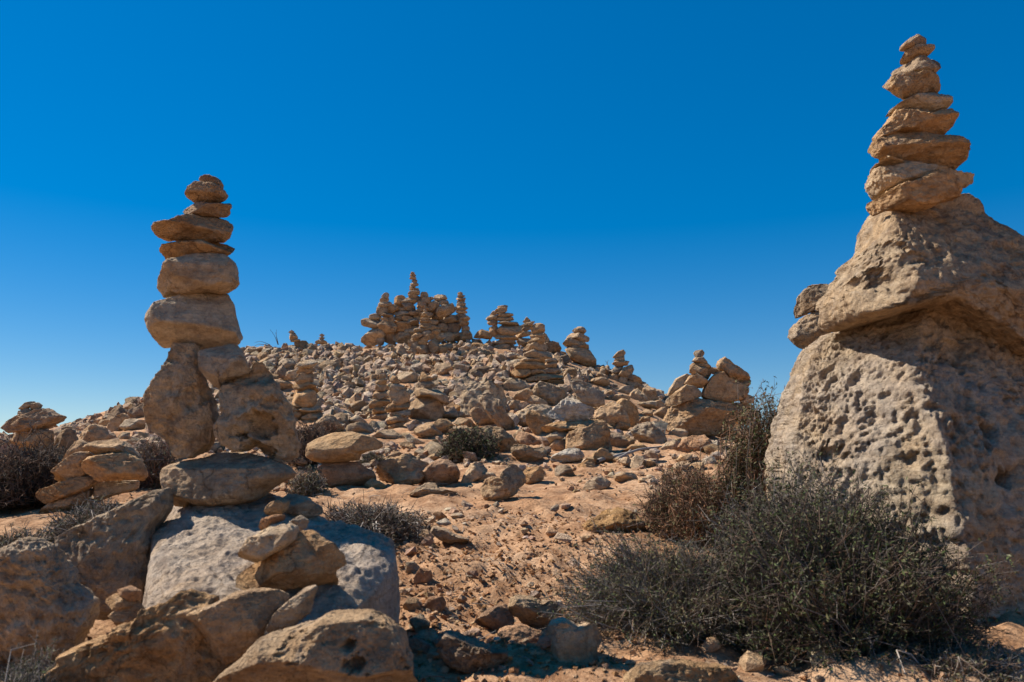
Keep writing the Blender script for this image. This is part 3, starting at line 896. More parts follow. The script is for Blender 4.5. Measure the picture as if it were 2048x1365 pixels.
for lab, tt, ti, mt in (
    ('broad rounded rock right of the white stone cairn', '1395,600 1420,510 1480,470 1560,433 1620,470 1685,560 1695,640 1600,670 1500,660', 'tan', M_STONE),
    ('ochre hump-backed rock beside the broad rounded rock', '1595,440 1640,403 1710,430 1760,480 1782,560 1765,640 1700,660 1650,560', 'ochre', M_STONE),
    ('brown stone in front of the tilted plank-like slab', '728,745 760,693 850,718 940,770 952,815 860,820 790,810', 'red', M_STONE),
    ('rough upright rock in the shade left of the white stone', '812,565 840,508 900,518 950,550 1010,570 1035,612 955,660 935,740 880,690 830,630', 'ochre', M_ROUGH),
    ('pale sloping boulder behind the rough upright rock', '730,560 740,530 800,488 880,463 980,453 1045,490 1040,600 900,650 750,650', 'pale', M_STONE),
    ('plank-like slab tilted steeply against a boulder', '428,430 445,373 480,353 540,358 600,430 650,520 710,600 728,695 660,690 580,628 510,545 470,485', 'grey', M_STONE),
    ('large cream boulder behind the tilted plank-like slab', '270,560 272,480 280,350 350,300 450,268 530,253 600,300 645,400 620,500 540,560 400,580', 'pale', M_STONE),
    ('brown rock leaning below the tilted plank-like slab', '335,525 380,488 430,500 510,560 565,635 500,660 420,650 370,590', 'tan', M_STONE),
    ('pale topped rock above the large cream boulder', '610,320 640,270 720,233 800,260 852,312 845,345 720,358 640,352', 'pale', M_ROUGH),
    ('blocky brown rock above the white stone', '885,355 900,298 940,263 1020,288 1100,310 1155,360 1145,440 1060,470 980,440 910,405', 'grey', M_ROUGH),
    ('thin flat stone lying on the blocky brown rock', '983,252 1030,228 1100,250 1155,270 1135,305 1050,298', 'ochre', M_STONE),
    ('jumbled stone left of the blocky brown rock', '715,410 760,348 840,328 885,370 905,425 820,450 750,440', 'tan', M_ROUGH),
    ('plain brown stone under the blocky brown rock', '815,480 830,398 900,388 990,440 1010,480 880,490', 'tan', M_STONE),
    ('small cube-like stone between cream boulder and jumbled stone', '660,500 700,433 760,428 775,495 700,520', 'tan', M_STONE),
    ('sloping brown rock right behind the round green shrub', '410,670 500,633 600,660 680,720 745,795 700,890 610,880 540,800', 'tan', M_ROUGH),
    ('long low stone behind the round green shrub', '200,620 240,573 340,588 395,645 300,672', 'tan', M_STONE),
    ('flat grey stone near the base of the four-stone cairn', '60,575 150,528 270,523 305,562 180,598', 'grey', M_STONE),
    ('rounded ochre rock left of the round green shrub', '-10,650 80,588 150,588 205,645 130,710 0,715', 'ochre', M_STONE),
    ('low stone against the left of the round green shrub', '125,722 200,648 300,638 330,665 210,722', 'tan', M_STONE)):
    rock(lab, H_(tt), ti, mat=mt)
J_ = lambda t: poly('J', t)
cairn('squat cairn of big rocks topped by a small round stone, left of the right boulder', [
    (J_('560,850 620,730 720,650 850,628 1000,638 1130,660 1300,665 1410,675 1420,705 1290,750 1230,880 1150,960 1000,970 800,980 650,960 580,930'), dict(tint='tan', mat=M_ROUGH, tk=0.6)),
    (J_('605,680 640,610 700,560 770,508 870,528 935,570 925,606 820,640 700,690 640,692'), dict(tint='tan', dy=-0.1, mat=M_ROUGH)),
    (J_('612,595 640,530 690,450 780,408 840,408 830,470 790,530 700,560 640,600'), dict(tint='pale', dy=0.1)),
    (J_('775,490 820,420 880,393 940,430 978,478 930,522 840,522'), dict(tint='tan')),
    (J_('938,605 960,520 1000,450 1060,400 1110,393 1150,440 1220,470 1320,510 1335,570 1270,635 1180,665 1060,650 960,620'), dict(tint='ochre', rough=0.06)),
    (J_('825,385 840,320 890,313 960,350 1012,400 980,445 900,405 850,402'), dict(mat=M_ROUGH)),
    (J_('958,350 1060,343 1112,350 1112,378 1040,402 980,386'), dict(dy=0.1)),
    (J_('1068,320 1090,280 1130,258 1180,288 1250,338 1330,400 1362,470 1332,515 1260,495 1180,435 1120,375 1080,348'), dict(tint='tan')),
    (J_('822,332 850,298 900,288 960,298 1003,337 960,352 880,328'), dict(dy=0.05)),
    (J_('843,287 870,256 930,253 970,298 1000,337 930,303'), dict(tint='grey')),
    (J_('852,215 880,188 925,188 948,215 922,260 880,260'), dict(tint='grey', mat=M_ROUGH)),
    (J_('1275,650 1330,590 1412,625 1402,665 1290,670'), dict(tint='pale')),
], tk=0.72)
for lab, tt, ti, mt in (
    ('rock half hidden by the upright shrub at the right boulder', '1215,800 1250,728 1330,703 1405,750 1390,840 1270,850', 'tan', M_STONE),
    ('round orange rock left of the upright shrub', '1092,945 1120,878 1200,843 1275,870 1285,950 1200,998 1120,990', 'orange', M_ROUGH),
    ('rust-coloured rounded rock at the edge of the brown shrub', '688,1085 760,1000 850,953 940,958 1003,1020 1005,1078 900,1108 740,1122', 'red', M_ROUGH),
    ('pale stone tucked left of the rust-coloured rock', '555,1078 620,1018 720,1005 720,1080 620,1108', 'pale', M_STONE),
    ('rough dark rock with lichen left of the squat cairn', '290,910 360,848 440,838 530,888 595,995 565,1050 420,1035 320,980', 'grey', M_ROUGH),
    ('small ochre stone above the shaded hollow', '128,905 180,828 240,813 275,872 245,912', 'ochre', M_STONE),
    ('dark rounded rock in the shaded hollow', '70,1010 100,915 200,945 255,1020 245,1080 150,1082', 'dark', M_STONE),
    ('upper of two stones beside the lichen covered dark rock', '345,780 420,718 472,738 475,795 400,790', 'tan', M_STONE),
    ('lower of two stones beside the lichen covered dark rock', '345,850 390,790 455,778 448,855', 'ochre', M_STONE),
    ('tan wedge tucked behind the squat cairn', '478,760 560,708 650,688 600,790 520,805', 'tan', M_ROUGH),
    ('smooth oval stone at the foot of the squat cairn', '598,965 680,893 780,888 805,940 785,980 650,982', 'tan', M_STONE),
    ('dark stone in the recess under the squat cairn', '800,940 860,868 950,868 985,930 935,978 810,978', 'dark', M_STONE),
    ('grey stone right of the recess under the squat cairn', '1015,980 1030,918 1085,903 1108,988', 'grey', M_STONE)):
    rock(lab, J_(tt), ti, mat=mt)

# ---- cairns on the slope -----------------------------------------------------------------------------
I_ = lambda t: poly('I', t)
G_ = lambda t: poly('G', t)
cairn('tall leaning cairn with a round knob on top, right of the hill centre', [I_(t) for t in (
    '425,880 600,822 800,828 810,866 650,892 480,900', '308,800 360,763 480,778 492,822 430,858 350,853', '488,800 540,773 612,783 612,818 520,828',
    '338,752 380,713 520,706 622,723 632,772 500,778 350,768', '388,682 440,653 620,658 632,714 500,718 400,708', '428,622 520,588 690,598 702,662 600,674 430,654',
    '428,580 480,528 560,518 640,528 642,584 560,592 470,588', '468,515 520,478 600,468 648,490 600,524 500,534', '492,447 550,423 640,438 652,472 560,474 500,468',
    '493,372 530,338 580,318 622,350 627,402 590,430 520,430')], tints=('ochre', 'ochre', 'tan', 'ochre', 'tan', 'grey', 'tan'))
cairn('broad double cairn of thin slabs on the skyline right of the summit pile', [I_(t) for t in (
    '140,560 200,518 300,548 302,595 200,592', '125,525 200,488 330,488 352,524 200,536', '162,475 190,418 320,448 372,482 300,496', '162,405 230,330 400,348 402,405 310,456 200,436',
    '88,375 150,343 172,370 162,465 108,445', '163,325 300,298 360,318 388,354 250,342', '153,292 210,263 310,268 325,294 240,310', '73,322 110,293 167,298 162,350 90,344',
    '153,272 220,223 300,222 320,252 200,280', '58,282 110,243 167,248 152,295 80,304', '153,228 230,193 264,203 200,244', '98,242 130,208 162,218 152,250', '148,202 190,173 262,178 252,203 170,218', '173,162 265,148 268,173 185,182')],
    tints=('tan', 'grey', 'tan', 'tan'))
cairn('small dark cairn between the double cairn and the leaning cairn', [I_(t) for t in (
    '358,502 400,473 495,478 465,545 380,538', '348,442 400,408 503,403 495,440 370,470', '408,387 440,353 503,343 495,385 420,412', '398,352 450,323 528,312 503,345 410,375', '418,312 455,268 492,300 452,330')],
    tints=('grey', 'tan', 'dark'))
cairn('cairn of four stones on a big sloping boulder on the right skyline', [I_(t) for t in (
    '836,580 1040,568 1100,630 1133,690 1125,750 1050,740 960,720 880,668', '848,562 940,533 1045,543 1055,574 900,578', '808,522 860,468 920,453 1000,498 1035,532 960,552 840,552',
    '858,462 900,418 970,428 1062,460 1053,494 1000,506 930,476', '903,397 960,361 1010,373 1033,405 1000,440 930,420')], tints=('tan', 'dark', 'tan', 'tan', 'grey'))
cairn('crooked cairn with a projecting block on the falling right skyline', [I_(t) for t in (
    '1425,910 1470,883 1540,918 1603,980 1582,1012 1480,948', '1430,852 1490,828 1560,868 1594,922 1500,898', '1245,860 1300,818 1355,833 1345,896 1270,888', '1348,875 1380,838 1434,843 1430,905 1390,936 1352,910',
    '1345,838 1390,768 1480,733 1494,780 1472,836 1400,842', '1288,795 1310,753 1395,743 1355,806 1300,816', '1293,718 1340,688 1400,693 1448,700 1432,735 1340,746', '1308,692 1330,663 1402,653 1408,694 1350,706', '1298,657 1340,608 1390,588 1412,620 1392,656 1320,670')],
    tints=('tan', 'grey', 'tan', 'pale'))
cairn('little cairn of three grey stones right of the leaning cairn', [I_(t) for t in (
    '608,793 650,768 772,773 764,824 680,830', '613,737 650,708 742,713 744,759 640,765', '638,702 665,663 742,668 733,715')], tints=('grey', 'tan'))
cairn('seven-stone cairn with a cubic block in its middle, left slope', [G_(t) for t in (
    '478,878 600,848 665,838 645,888 540,895', '438,822 480,783 535,798 505,850 450,852', '503,842 600,803 703,788 695,836 580,862', '408,762 450,728 515,743 485,786 420,790', '493,772 560,743 692,743 694,775 600,806 520,800',
    '428,660 450,598 540,588 635,608 648,700 622,740 500,746 440,715', '443,572 490,543 580,528 648,560 643,606 560,606 470,592', '473,512 510,468 600,448 628,480 624,530 550,546 490,540', '488,452 520,413 600,403 638,432 560,466', '498,392 530,353 610,338 653,365 600,406 520,420')],
    tints=('ochre', 'ochre', 'tan', 'ochre', 'pale'))
cairn('slender stack of narrow stones, left of a close pair at mid slope', [G_(t) for t in (
    '1088,865 1160,813 1282,798 1294,845 1180,876', '1113,794 1150,758 1243,743 1244,795 1160,810', '1108,722 1150,688 1262,673 1274,714 1180,750 1115,750', '1138,654 1160,603 1252,603 1263,654 1180,686', '1153,594 1170,558 1220,543 1263,570 1253,606 1170,606', '1158,538 1190,503 1252,508 1243,550 1180,556', '1163,502 1200,468 1242,473 1234,506')],
    tints=('tan', 'ochre', 'ochre', 'tan'))
cairn('stouter stack with jutting stones, right of a close pair at mid slope', [G_(t) for t in (
    '1258,920 1320,883 1433,883 1424,926 1330,942', '1223,893 1290,828 1422,813 1434,855 1320,886 1260,910', '1288,802 1350,783 1443,768 1444,815 1330,822', '1238,772 1270,723 1350,718 1453,698 1434,755 1330,786 1270,790', '1260,622 1300,603 1400,598 1443,630 1434,695 1330,726 1290,685', '1278,592 1310,548 1393,558 1404,594 1320,606', '1283,522 1300,478 1342,488 1354,534 1310,550')],
    tints=('ochre', 'tan', 'pale'))
cairn('cairn of three stones on a big rounded brown boulder at mid slope', [G_(t) for t in (
    '1425,790 1450,720 1500,668 1560,648 1660,656 1720,698 1738,780 1700,865 1570,870 1460,860', '1483,622 1510,578 1590,588 1680,598 1762,650 1778,704 1742,724 1680,666 1580,656 1510,662', '1508,562 1530,528 1620,523 1664,560 1600,596 1530,596', '1528,502 1560,448 1600,478 1643,500 1600,526 1540,530')],
    tints=('tan', 'tan', 'grey', 'ochre'))
cairn('tiny cairn on the left crest beside three upright twigs', [G_(t) for t in (
    '430,188 450,175 480,165 512,170 510,190', '418,147 430,113 467,113 488,147 480,172 430,175', '413,106 440,88 462,100 440,118')], Y=19.3, tints=('grey', 'tan'))
cairn('tiny three-tier cairn on the left crest nearer the summit pile', [G_(t) for t in (
    '642,190 690,163 738,185 735,205 650,205', '673,156 700,143 725,156 705,170', '678,132 700,118 720,132 700,148')], Y=19.3, tints=('tan', 'grey'))
for lab, tt, ti, mt in (
    ('peaked brown rock with a dry weed in front, below the seven-stone cairn', '645,880 740,798 800,818 885,910 870,975 760,985 665,945', 'tan', M_STONE),
    ('wide flat-topped rock right behind the balanced boulder', '880,950 940,888 1040,868 1112,888 1125,970 1000,985 900,975', 'tan', M_STONE),
    ('triangular rock between the peaked brown rock and the slender stack', '905,900 940,840 1000,808 1060,850 1110,900 1000,930', 'pale', M_STONE),
    ('lumpy twin-humped rock right of the balanced boulder', '1490,960 1510,890 1570,870 1640,880 1680,930 1730,960 1700,1000 1550,1005', 'tan', M_ROUGH),
    ('big smooth slab-like stone on the slope left of the leaning cairn', '1600,470 1640,410 1720,365 1790,365 1815,410 1780,450 1690,485 1620,480', 'tan', M_STONE),
    ('pale block on the slope above the stouter stack', '1345,470 1400,443 1490,448 1520,490 1470,530 1390,540', 'pale', M_STONE),
    ('dark peaked rock on the slope left of the seven-stone cairn', '295,440 340,365 400,430 410,480 360,500 300,490', 'dark', M_STONE),
    ('grey block left of the top of the seven-stone cairn', '330,360 360,330 440,335 470,380 440,420 360,405', 'grey', M_STONE),
    ('pale block beside the middle of the seven-stone cairn', '375,500 415,440 490,428 500,470 470,520 400,528', 'pale', M_STONE),
    ('low rock left of the seven-stone cairn base block', '275,560 310,510 400,510 455,560 430,600 330,600', 'tan', M_STONE)):
    rock(lab, G_(tt), ti, mat=mt)
for lab, tt, ti in (
    ('smooth dome of rock on the skyline below the double cairn', '-60,460 -20,405 20,388 70,400 110,440 100,470', 'ochre'),
    ('brown slab rising behind the leaning cairn', '600,560 625,410 690,500 720,560', 'grey'),
    ('dark rock right of the leaning cairn', '635,560 640,518 700,503 760,518 785,570 770,600 650,600', 'dark'),
    ('big hunched rock on the falling right skyline', '1450,1090 1480,1000 1540,960 1600,1030 1640,1090', 'tan'),
    ('rounded skyline rock right of the crooked cairn', '1588,965 1650,928 1700,970 1728,1045 1650,1085 1600,1035', 'tan'),
    ('long pale rock below the rounded skyline rock', '1505,1120 1540,1100 1660,1085 1720,1090 1700,1150 1560,1160', 'pale'),
    ('brown block right of the long pale rock', '1660,1170 1690,1090 1760,1080 1810,1130 1790,1180', 'tan'),
    ('flat topped rock below the crooked cairn', '1205,1080 1280,1030 1370,1015 1470,1040 1440,1090 1300,1100', 'tan'),
    ('angular rock under the crooked cairn', '1330,990 1400,940 1500,930 1490,990 1420,1020 1350,1010', 'grey'),
    ('long rock on the slope left of the crooked cairn', '1050,920 1100,870 1180,850 1250,880 1255,920 1150,945', 'tan')):
    rock(lab, I_(tt), ti)

# ---- summit ----------------------------------------------------------------------------------------
def Fb(spec, n0):
    return [blob('F', *s, seed=n0 + i) for i, s in enumerate(spec)]
YS = 20.0
pile = Fb([(350, 790, 290, 150, -30), (520, 790, 130, 150, 20), (640, 800, 180, 130, 0), (410, 830, 90, 90, 0), (1210, 790, 140, 85, 0), (1290, 780, 120, 100, 0), (1000, 800, 140, 100, 0), (900, 760, 160, 110, 0), (1120, 790, 120, 100, 0),
    (335, 650, 215, 95, 8), (490, 690, 180, 120, 0), (640, 695, 180, 65, -10), (740, 730, 140, 95, 0), (1170, 690, 140, 130, 20), (1080, 740, 140, 70, 40), (1050, 690, 110, 70, 10), (960, 690, 120, 70, 0),
    (640, 650, 135, 55, -8), (360, 585, 125, 60, 0), (480, 565, 140, 36, 5), (460, 610, 80, 60, 0), (520, 610, 80, 95, 0), (600, 600, 95, 55, 0), (690, 605, 120, 55, 10), (800, 590, 100, 65, 0), (740, 635, 130, 65, 0), (1000, 595, 120, 45, 10), (1130, 608, 225, 75, -5), (960, 640, 110, 55, 0), (880, 640, 120, 70, 0),
    (640, 558, 185, 58, 5), (760, 545, 110, 55, 0), (870, 512, 150, 65, 0), (880, 565, 140, 60, 0), (1080, 520, 195, 110, -20), (545, 500, 115, 75, -30), (640, 510, 120, 50, 10), (705, 480, 155, 82, 30), (840, 455, 105, 62, 20), (965, 462, 125, 82, -25), (930, 500, 80, 50, 0),
    (610, 412, 115, 92, -20), (690, 432, 195, 70, -12), (780, 395, 115, 66, 10), (890, 417, 105, 75, 30), (1065, 440, 105, 52, 0), (860, 362, 78, 68, 0), (930, 396, 62, 34, 0), (1025, 390, 135, 66, 0)], 500)
rk = np.random.default_rng(91)
core = []
for i in range(46):
    yy = rk.uniform(450, 800)
    x0, x1 = np.interp(yy, [430, 520, 620, 720, 800], [640, 540, 420, 380, 330]), np.interp(yy, [430, 520, 620, 720, 800], [1030, 1100, 1170, 1230, 1280])
    core.append((blob('F', rk.uniform(x0, x1), yy, rk.uniform(80, 150), rk.uniform(55, 100), rk.uniform(-30, 30), seed=700 + i), dict(dy=rk.uniform(0.2, 0.5))))
cairn('wide ruined pile of stacked stones crowning the summit', core + pile, Y=YS, jit=0.10, tints=('tan', 'grey', 'tan', 'ochre', 'pale', 'dark'), mat=M_FAR)
cairn('slim spire of small stones, highest point of the summit pile', Fb([(745, 372, 95, 30, 0), (755, 342, 122, 56, -10), (758, 300, 97, 34, 0), (740, 276, 64, 26, 0), (762, 250, 90, 36, 0), (762, 217, 54, 32, 0), (745, 190, 68, 28, 0), (745, 160, 62, 30, 0), (742, 138, 42, 26, 0)], 800), Y=YS, mat=M_FAR, tints=('tan', 'grey'))
cairn('narrow stone column at the right end of the summit pile', Fb([(1285, 745, 90, 70, 0), (1285, 698, 85, 56, 0), (1265, 652, 105, 60, 0), (1270, 603, 115, 62, 0), (1240, 562, 95, 32, 0), (1245, 535, 112, 32, 0), (1240, 497, 132, 44, 0), (1240, 461, 92, 42, 0), (1240, 430, 84, 28, 0), (1240, 400, 97, 34, 0), (1240, 373, 78, 26, 0), (1232, 347, 52, 34, 0)], 830), Y=YS - 0.1, mat=M_FAR, tints=('tan', 'grey', 'ochre'))
cairn('leaning stack at the left end of the summit pile', Fb([(435, 512, 135, 95, -30), (460, 457, 135, 56, -10), (455, 412, 100, 64, -30), (465, 368, 76, 52, -35)], 860), Y=YS - 0.05, mat=M_FAR, tints=('tan', 'pale'))
cairn('cone-shaped cairn standing in front of the summit pile', Fb([(770, 895, 95, 110, 0), (855, 915, 130, 85, 0), (960, 885, 100, 130, -10), (1055, 915, 95, 85, 0), (1110, 890, 95, 66, 0), (720, 855, 50, 66, 0), (770, 825, 115, 56, 0), (850, 848, 90, 60, 0), (1030, 785, 100, 70, 0), (890, 797, 155, 62, -20), (790, 777, 105, 62, -20), (985, 735, 90, 50, 0), (880, 762, 125, 62, -25), (815, 717, 115, 48, -5), (900, 706, 70, 34, 0),
    (868, 686, 122, 28, 0), (870, 660, 122, 34, 0), (870, 632, 117, 34, 0), (868, 605, 102, 32, 0), (868, 577, 78, 32, 0), (868, 551, 54, 30, 0), (870, 526, 38, 32, 0)], 880), Y=18.6, mat=M_FAR, tints=('grey', 'tan', 'tan', 'ochre'), jit=0.06)

# ---------------------------------------------------------------- loose rubble
def hull_templates(n, pts=16, seed=5, flat=True):
    r = np.random.default_rng(seed)
    out = []
    for k in range(n):
        bm = bmesh.new()
        d = r.normal(size=(pts, 3))
        d /= np.linalg.norm(d, axis=1)[:, None]
        d *= r.uniform(0.8, 1.05, pts)[:, None]
        d *= np.array([1.0, r.uniform(0.65, 0.95), r.uniform(0.38, 0.72)])
        for q in d:
            bm.verts.new(q)
        bmesh.ops.convex_hull(bm, input=bm.verts)
        bm.verts.index_update()
        loose = [v for v in bm.verts if not v.link_faces]
        bmesh.ops.delete(bm, geom=loose, context='VERTS')
        bmesh.ops.triangulate(bm, faces=bm.faces)
        bm.verts.index_update()
        bm.verts.ensure_lookup_table()
        out.append((np.array([v.co[:] for v in bm.verts]), np.array([[v.index for v in f.verts] for f in bm.faces])))
        bm.free()
    return out

def rand_rot(r, n, tilt):
    yaw = r.uniform(0, 2 * math.pi, n)
    tx = r.normal(0, tilt, n)
    ty = r.normal(0, tilt, n)
    cz, sz, cx, sx, cy, sy = np.cos(yaw), np.sin(yaw), np.cos(tx), np.sin(tx), np.cos(ty), np.sin(ty)
    o, z = np.ones(n), np.zeros(n)
    Rz = np.stack([cz, -sz, z, sz, cz, z, z, z, o], 1).reshape(n, 3, 3)
    Rx = np.stack([o, z, z, z, cx, -sx, z, sx, cx], 1).reshape(n, 3, 3)
    Ry = np.stack([cy, z, sy, z, o, z, -sy, z, cy], 1).reshape(n, 3, 3)
    return Rx @ Ry @ Rz

def stuff_stones(name, label, cat, pos, size, tints, mat, seed, tilt=0.35, tmpl=None, smooth=False):
    r = np.random.default_rng(seed)
    n = len(pos)
    tmpl = tmpl or HULLS
    k = r.integers(0, len(tmpl), n)
    R = rand_rot(r, n, tilt)
    VV, FF, CC = [], [], []
    off = 0
    for t in range(len(tmpl)):
        ids = np.nonzero(k == t)[0]
        if not len(ids):
            continue
        tv, tf = tmpl[t]
        v = np.einsum('nij,vj->nvi', R[ids], tv) * size[ids][:, None, None] + pos[ids][:, None, :]
        VV.append(v.reshape(-1, 3))
        FF.append((tf[None] + (off + np.arange(len(ids)) * len(tv))[:, None, None]).reshape(-1, 3))
        CC.append(np.repeat(tints[ids], len(tv), axis=0))
        off += len(ids) * len(tv)
    me = make_mesh(name, np.concatenate(VV), np.concatenate(FF), smooth)
    tint_attr(me, np.concatenate(CC))
    o = link(name, me, mat)
    return tag(o, label, cat, kind='stuff')

def tints_for(r, n, names, amt=0.14):
    base = np.array([TINT[m] for m in names])[r.integers(0, len(names), n)]
    return np.clip(base * (1 + r.uniform(-amt, amt, n))[:, None] * (1 + r.uniform(-0.05, 0.05, (n, 3))), 0.02, 0.9)

HULLS = hull_templates(40, 18)
SLABS = hull_templates(40, 14, seed=77)
PEB = hull_templates(24, 7, seed=8)
r = np.random.default_rng(42)
def slope_points(n, y0, y1, px0, px1, r):
    """random points over the slope, even in ground area"""
    y = np.sqrt(r.uniform(y0 ** 2, y1 ** 2, n))
    px = r.uniform(px0, px1, n)
    x = (px - W / 2) / F * y
    return x, y

# the largest stones of the slope, one object each
TEMPL = []
for k in range(18):
    rr_ = np.random.default_rng(900 + k)
    n = int(rr_.integers(6, 9))
    a = np.sort((np.arange(n) + rr_.uniform(-0.3, 0.3, n)) * 2 * math.pi / n)
    Pn = np.stack([np.cos(a), np.sin(a) * rr_.uniform(0.5, 0.8)], 1) * rr_.uniform(0.85, 1.1, n)[:, None]
    _, p, fc = shape_stone(Pn, rr_.uniform(0.6, 0.9), 4, 3000 + k, rough=0.10, facets=9, keep=0.8, chips=14, cut=(0.8, 0.97), cy=1.0)
    me = make_mesh('slope_stone', p, fc)
    me.materials.append(M_FAR)
    TEMPL.append(me)
def covered(x, y, s=0.0):
    # true where a loose stone would lie in front of, or inside, a stone that is already placed
    x = np.atleast_1d(x); y = np.atleast_1d(y)
    z = terrain(x, y) + s
    dz = z - EYE
    dep = y * cp + dz * sp
    px = W / 2 + F * x / dep
    py = H / 2 - F * (dz * cp - y * sp) / dep
    out = np.zeros(len(x), dtype=bool)
    for x0, x1, y0, y1, Y in USED:
        if Y > 6:
            out |= (px > x0) & (px < x1) & (py > y0) & (py < y1) & (y < Y + 0.15)
    return out

LOOSE = []
def loose_stones(n, y0, y1, px0, px1, s0, s1, group, seed):
    r = np.random.default_rng(seed)
    placed = []
    tries = 0
    while len(placed) < n and tries < n * 60:
        tries += 1
        x, y = slope_points(1, y0, y1, px0, px1, r)
        x, y = float(x[0]), float(y[0])
        s = s0 + (s1 - s0) * r.random() ** 2.2
        if covered(x, y, s * 0.8)[0]:
            continue
        if any((x - a) ** 2 + (y - b) ** 2 < (0.8 * (s + c)) ** 2 for a, b, c in placed):
            continue
        placed.append((x, y, s))
        o = link('rubble_stone', TEMPL[int(r.integers(0, len(TEMPL)))])
        o.location = (x, y, float(terrain(x, y)) + s * r.uniform(0.1, 0.32))
        o.rotation_euler = (r.normal(0, 0.35), r.normal(0, 0.3), r.uniform(0, 6.28))
        o.scale = (s, s * r.uniform(0.75, 1.1), s * r.uniform(0.75, 1.15))
        tn = ('tan', 'tan', 'grey', 'pale', 'ochre', 'dark')[int(r.integers(0, 6))]
        o.color = (*jitter_tint(tn, r), 1)
        tag(o, None, 'stone', group)
        LOOSE.append((o, tn, x, y))
loose_stones(215, 11.2, 19.6, 490, 1290, 0.13, 0.33, 'rubble stones on the hill slope', 11)
loose_stones(55, 8.0, 11.5, 560, 1560, 0.09, 0.22, 'filler stones in the rock belt', 12)
loose_stones(30, 8.0, 19, 60, 480, 0.14, 0.32, 'stones on the left ridge', 13)

# each loose stone is told by its colour and by its place next to something easy to find
MARKS = [('ruined summit pile', 840, 620), ('cone-shaped summit cairn', 850, 690), ('skyline double cairn', 1000, 650), ('leaning knob-topped cairn', 1068, 735),
         ('skyline cairn on the sloping boulder', 1155, 690), ('crooked skyline cairn', 1240, 750), ('seven-stone cairn', 610, 770), ('slender stack', 756, 790),
         ('stouter stack', 795, 810), ('cairn on the rounded brown boulder', 850, 795), ('large cream boulder', 965, 800), ('white stone cairn', 1150, 830),
         ('squat cairn', 1420, 770), ('balanced boulder', 690, 890), ('round green shrub', 935, 890), ('tall left tower', 450, 800),
         ('pointed slab', 60, 845), ('low cairn of slanting slabs', 180, 940), ('tiny crest cairns', 610, 675)]
ORD = ['nearest', 'second nearest', 'third nearest', 'fourth nearest', 'fifth nearest', 'sixth nearest', 'seventh nearest', 'eighth nearest',
       'ninth nearest', 'tenth nearest', 'eleventh nearest', 'twelfth nearest']
CW = {'tan': 'tan', 'grey': 'greyish', 'pale': 'pale', 'ochre': 'ochre', 'dark': 'dark brown'}
buckets = {}
for o, tn, x, y in LOOSE:
    dz = o.location.z - EYE
    dep = y * cp + dz * sp
    qx, qy = W / 2 + F * x / dep, H / 2 - F * (dz * cp - y * sp) / dep
    m = min(MARKS, key=lambda k: (k[1] - qx) ** 2 + (k[2] - qy) ** 2)
    dx, dy = qx - m[1], qy - m[2]
    way = ('right of' if dx > 0 else 'left of') if abs(dx) > abs(dy) else ('below' if dy > 0 else 'above')
    buckets.setdefault((m[0], way, tn), []).append((math.hypot(dx, dy), o))
for (m, way, tn), lst in buckets.items():
    lst.sort(key=lambda q: q[0])
    for k, (_, o) in enumerate(lst):
        rank = '' if len(lst) == 1 else ORD[min(k, len(ORD) - 1)] + ' '
        o['label'] = f'{rank}{CW[tn]} rubble stone {way} the {m}'

# everything smaller on the slope
def scatter(name, label, n, y0, y1, px0, px1, smin, smax, pw, names, seed, sink=0.15, tilt=0.35, tmpl=None, mat=None, mask=None):
    r = np.random.default_rng(seed)
    x, y = slope_points(n, y0, y1, px0, px1, r)
    if mask is not None:
        ok = mask(x, y, r)
        x, y = x[ok], y[ok]
    s = smin + (smax - smin) * r.random(len(x)) ** pw
    ok = ~covered(x, y, s * 0.6)
    x, y, s = x[ok], y[ok], s[ok]
    n = len(x)
    z = terrain(x, y) + relief(x, y) + s * (sink + r.uniform(-0.1, 0.35, n))
    return stuff_stones(name, label, 'rubble', np.stack([x, y, z], 1), s, tints_for(r, n, names), mat or M_RUBBLE, seed + 1, tilt, tmpl)
scatter('slope_rubble', 'small broken limestone covering the whole hill slope', 9500, 11.0, 21.5, 400, 1420, 0.06, 0.21, 2.0, ('tan', 'tan', 'pale', 'pale', 'grey', 'ochre', 'dark'), 61, tilt=0.7, tmpl=SLABS, sink=0.25)
scatter('slope_gravel', 'fine limestone chips between the larger stones of the hill slope', 11000, 11.0, 21.0, 400, 1420, 0.018, 0.06, 1.8, ('tan', 'pale', 'grey', 'ochre'), 71, tilt=0.5, tmpl=PEB)
scatter('left_ridge_rubble', 'small broken limestone over the left ridge', 2600, 8.0, 21, -100, 430, 0.04, 0.17, 2.2, ('tan', 'dark', 'grey', 'tan'), 63, tilt=0.5)
scatter('belt_rubble', 'small stones lying between the big rocks above the path', 3600, 7.4, 11.5, 420, 1620, 0.02, 0.11, 2.4, ('tan', 'ochre', 'grey', 'pale'), 65, tilt=0.4)
def clump_mask(x, y, r):
    p = np.stack([x, y, x * 0], 1)
    d = perlin(p * 0.8 + 11) + 0.6 * perlin(p * 2.6 + 3)
    return d + 0.25 * r.normal(size=len(x)) > 0.0
scatter('path_gravel', 'gravel and soil crumbs strewn over the ochre path', 30000, 1.9, 8.0, -100, 2150, 0.003, 0.022, 2.6, ('clod', 'clod2', 'clod', 'red', 'tan', 'pale'), 67, tmpl=PEB, mask=clump_mask)
scatter('path_pebbles', 'scattered pebbles lying along the ochre path', 2600, 2.2, 9.0, 500, 1700, 0.012, 0.06, 2.6, ('tan', 'grey', 'red', 'pale', 'ochre'), 69, mask=clump_mask)
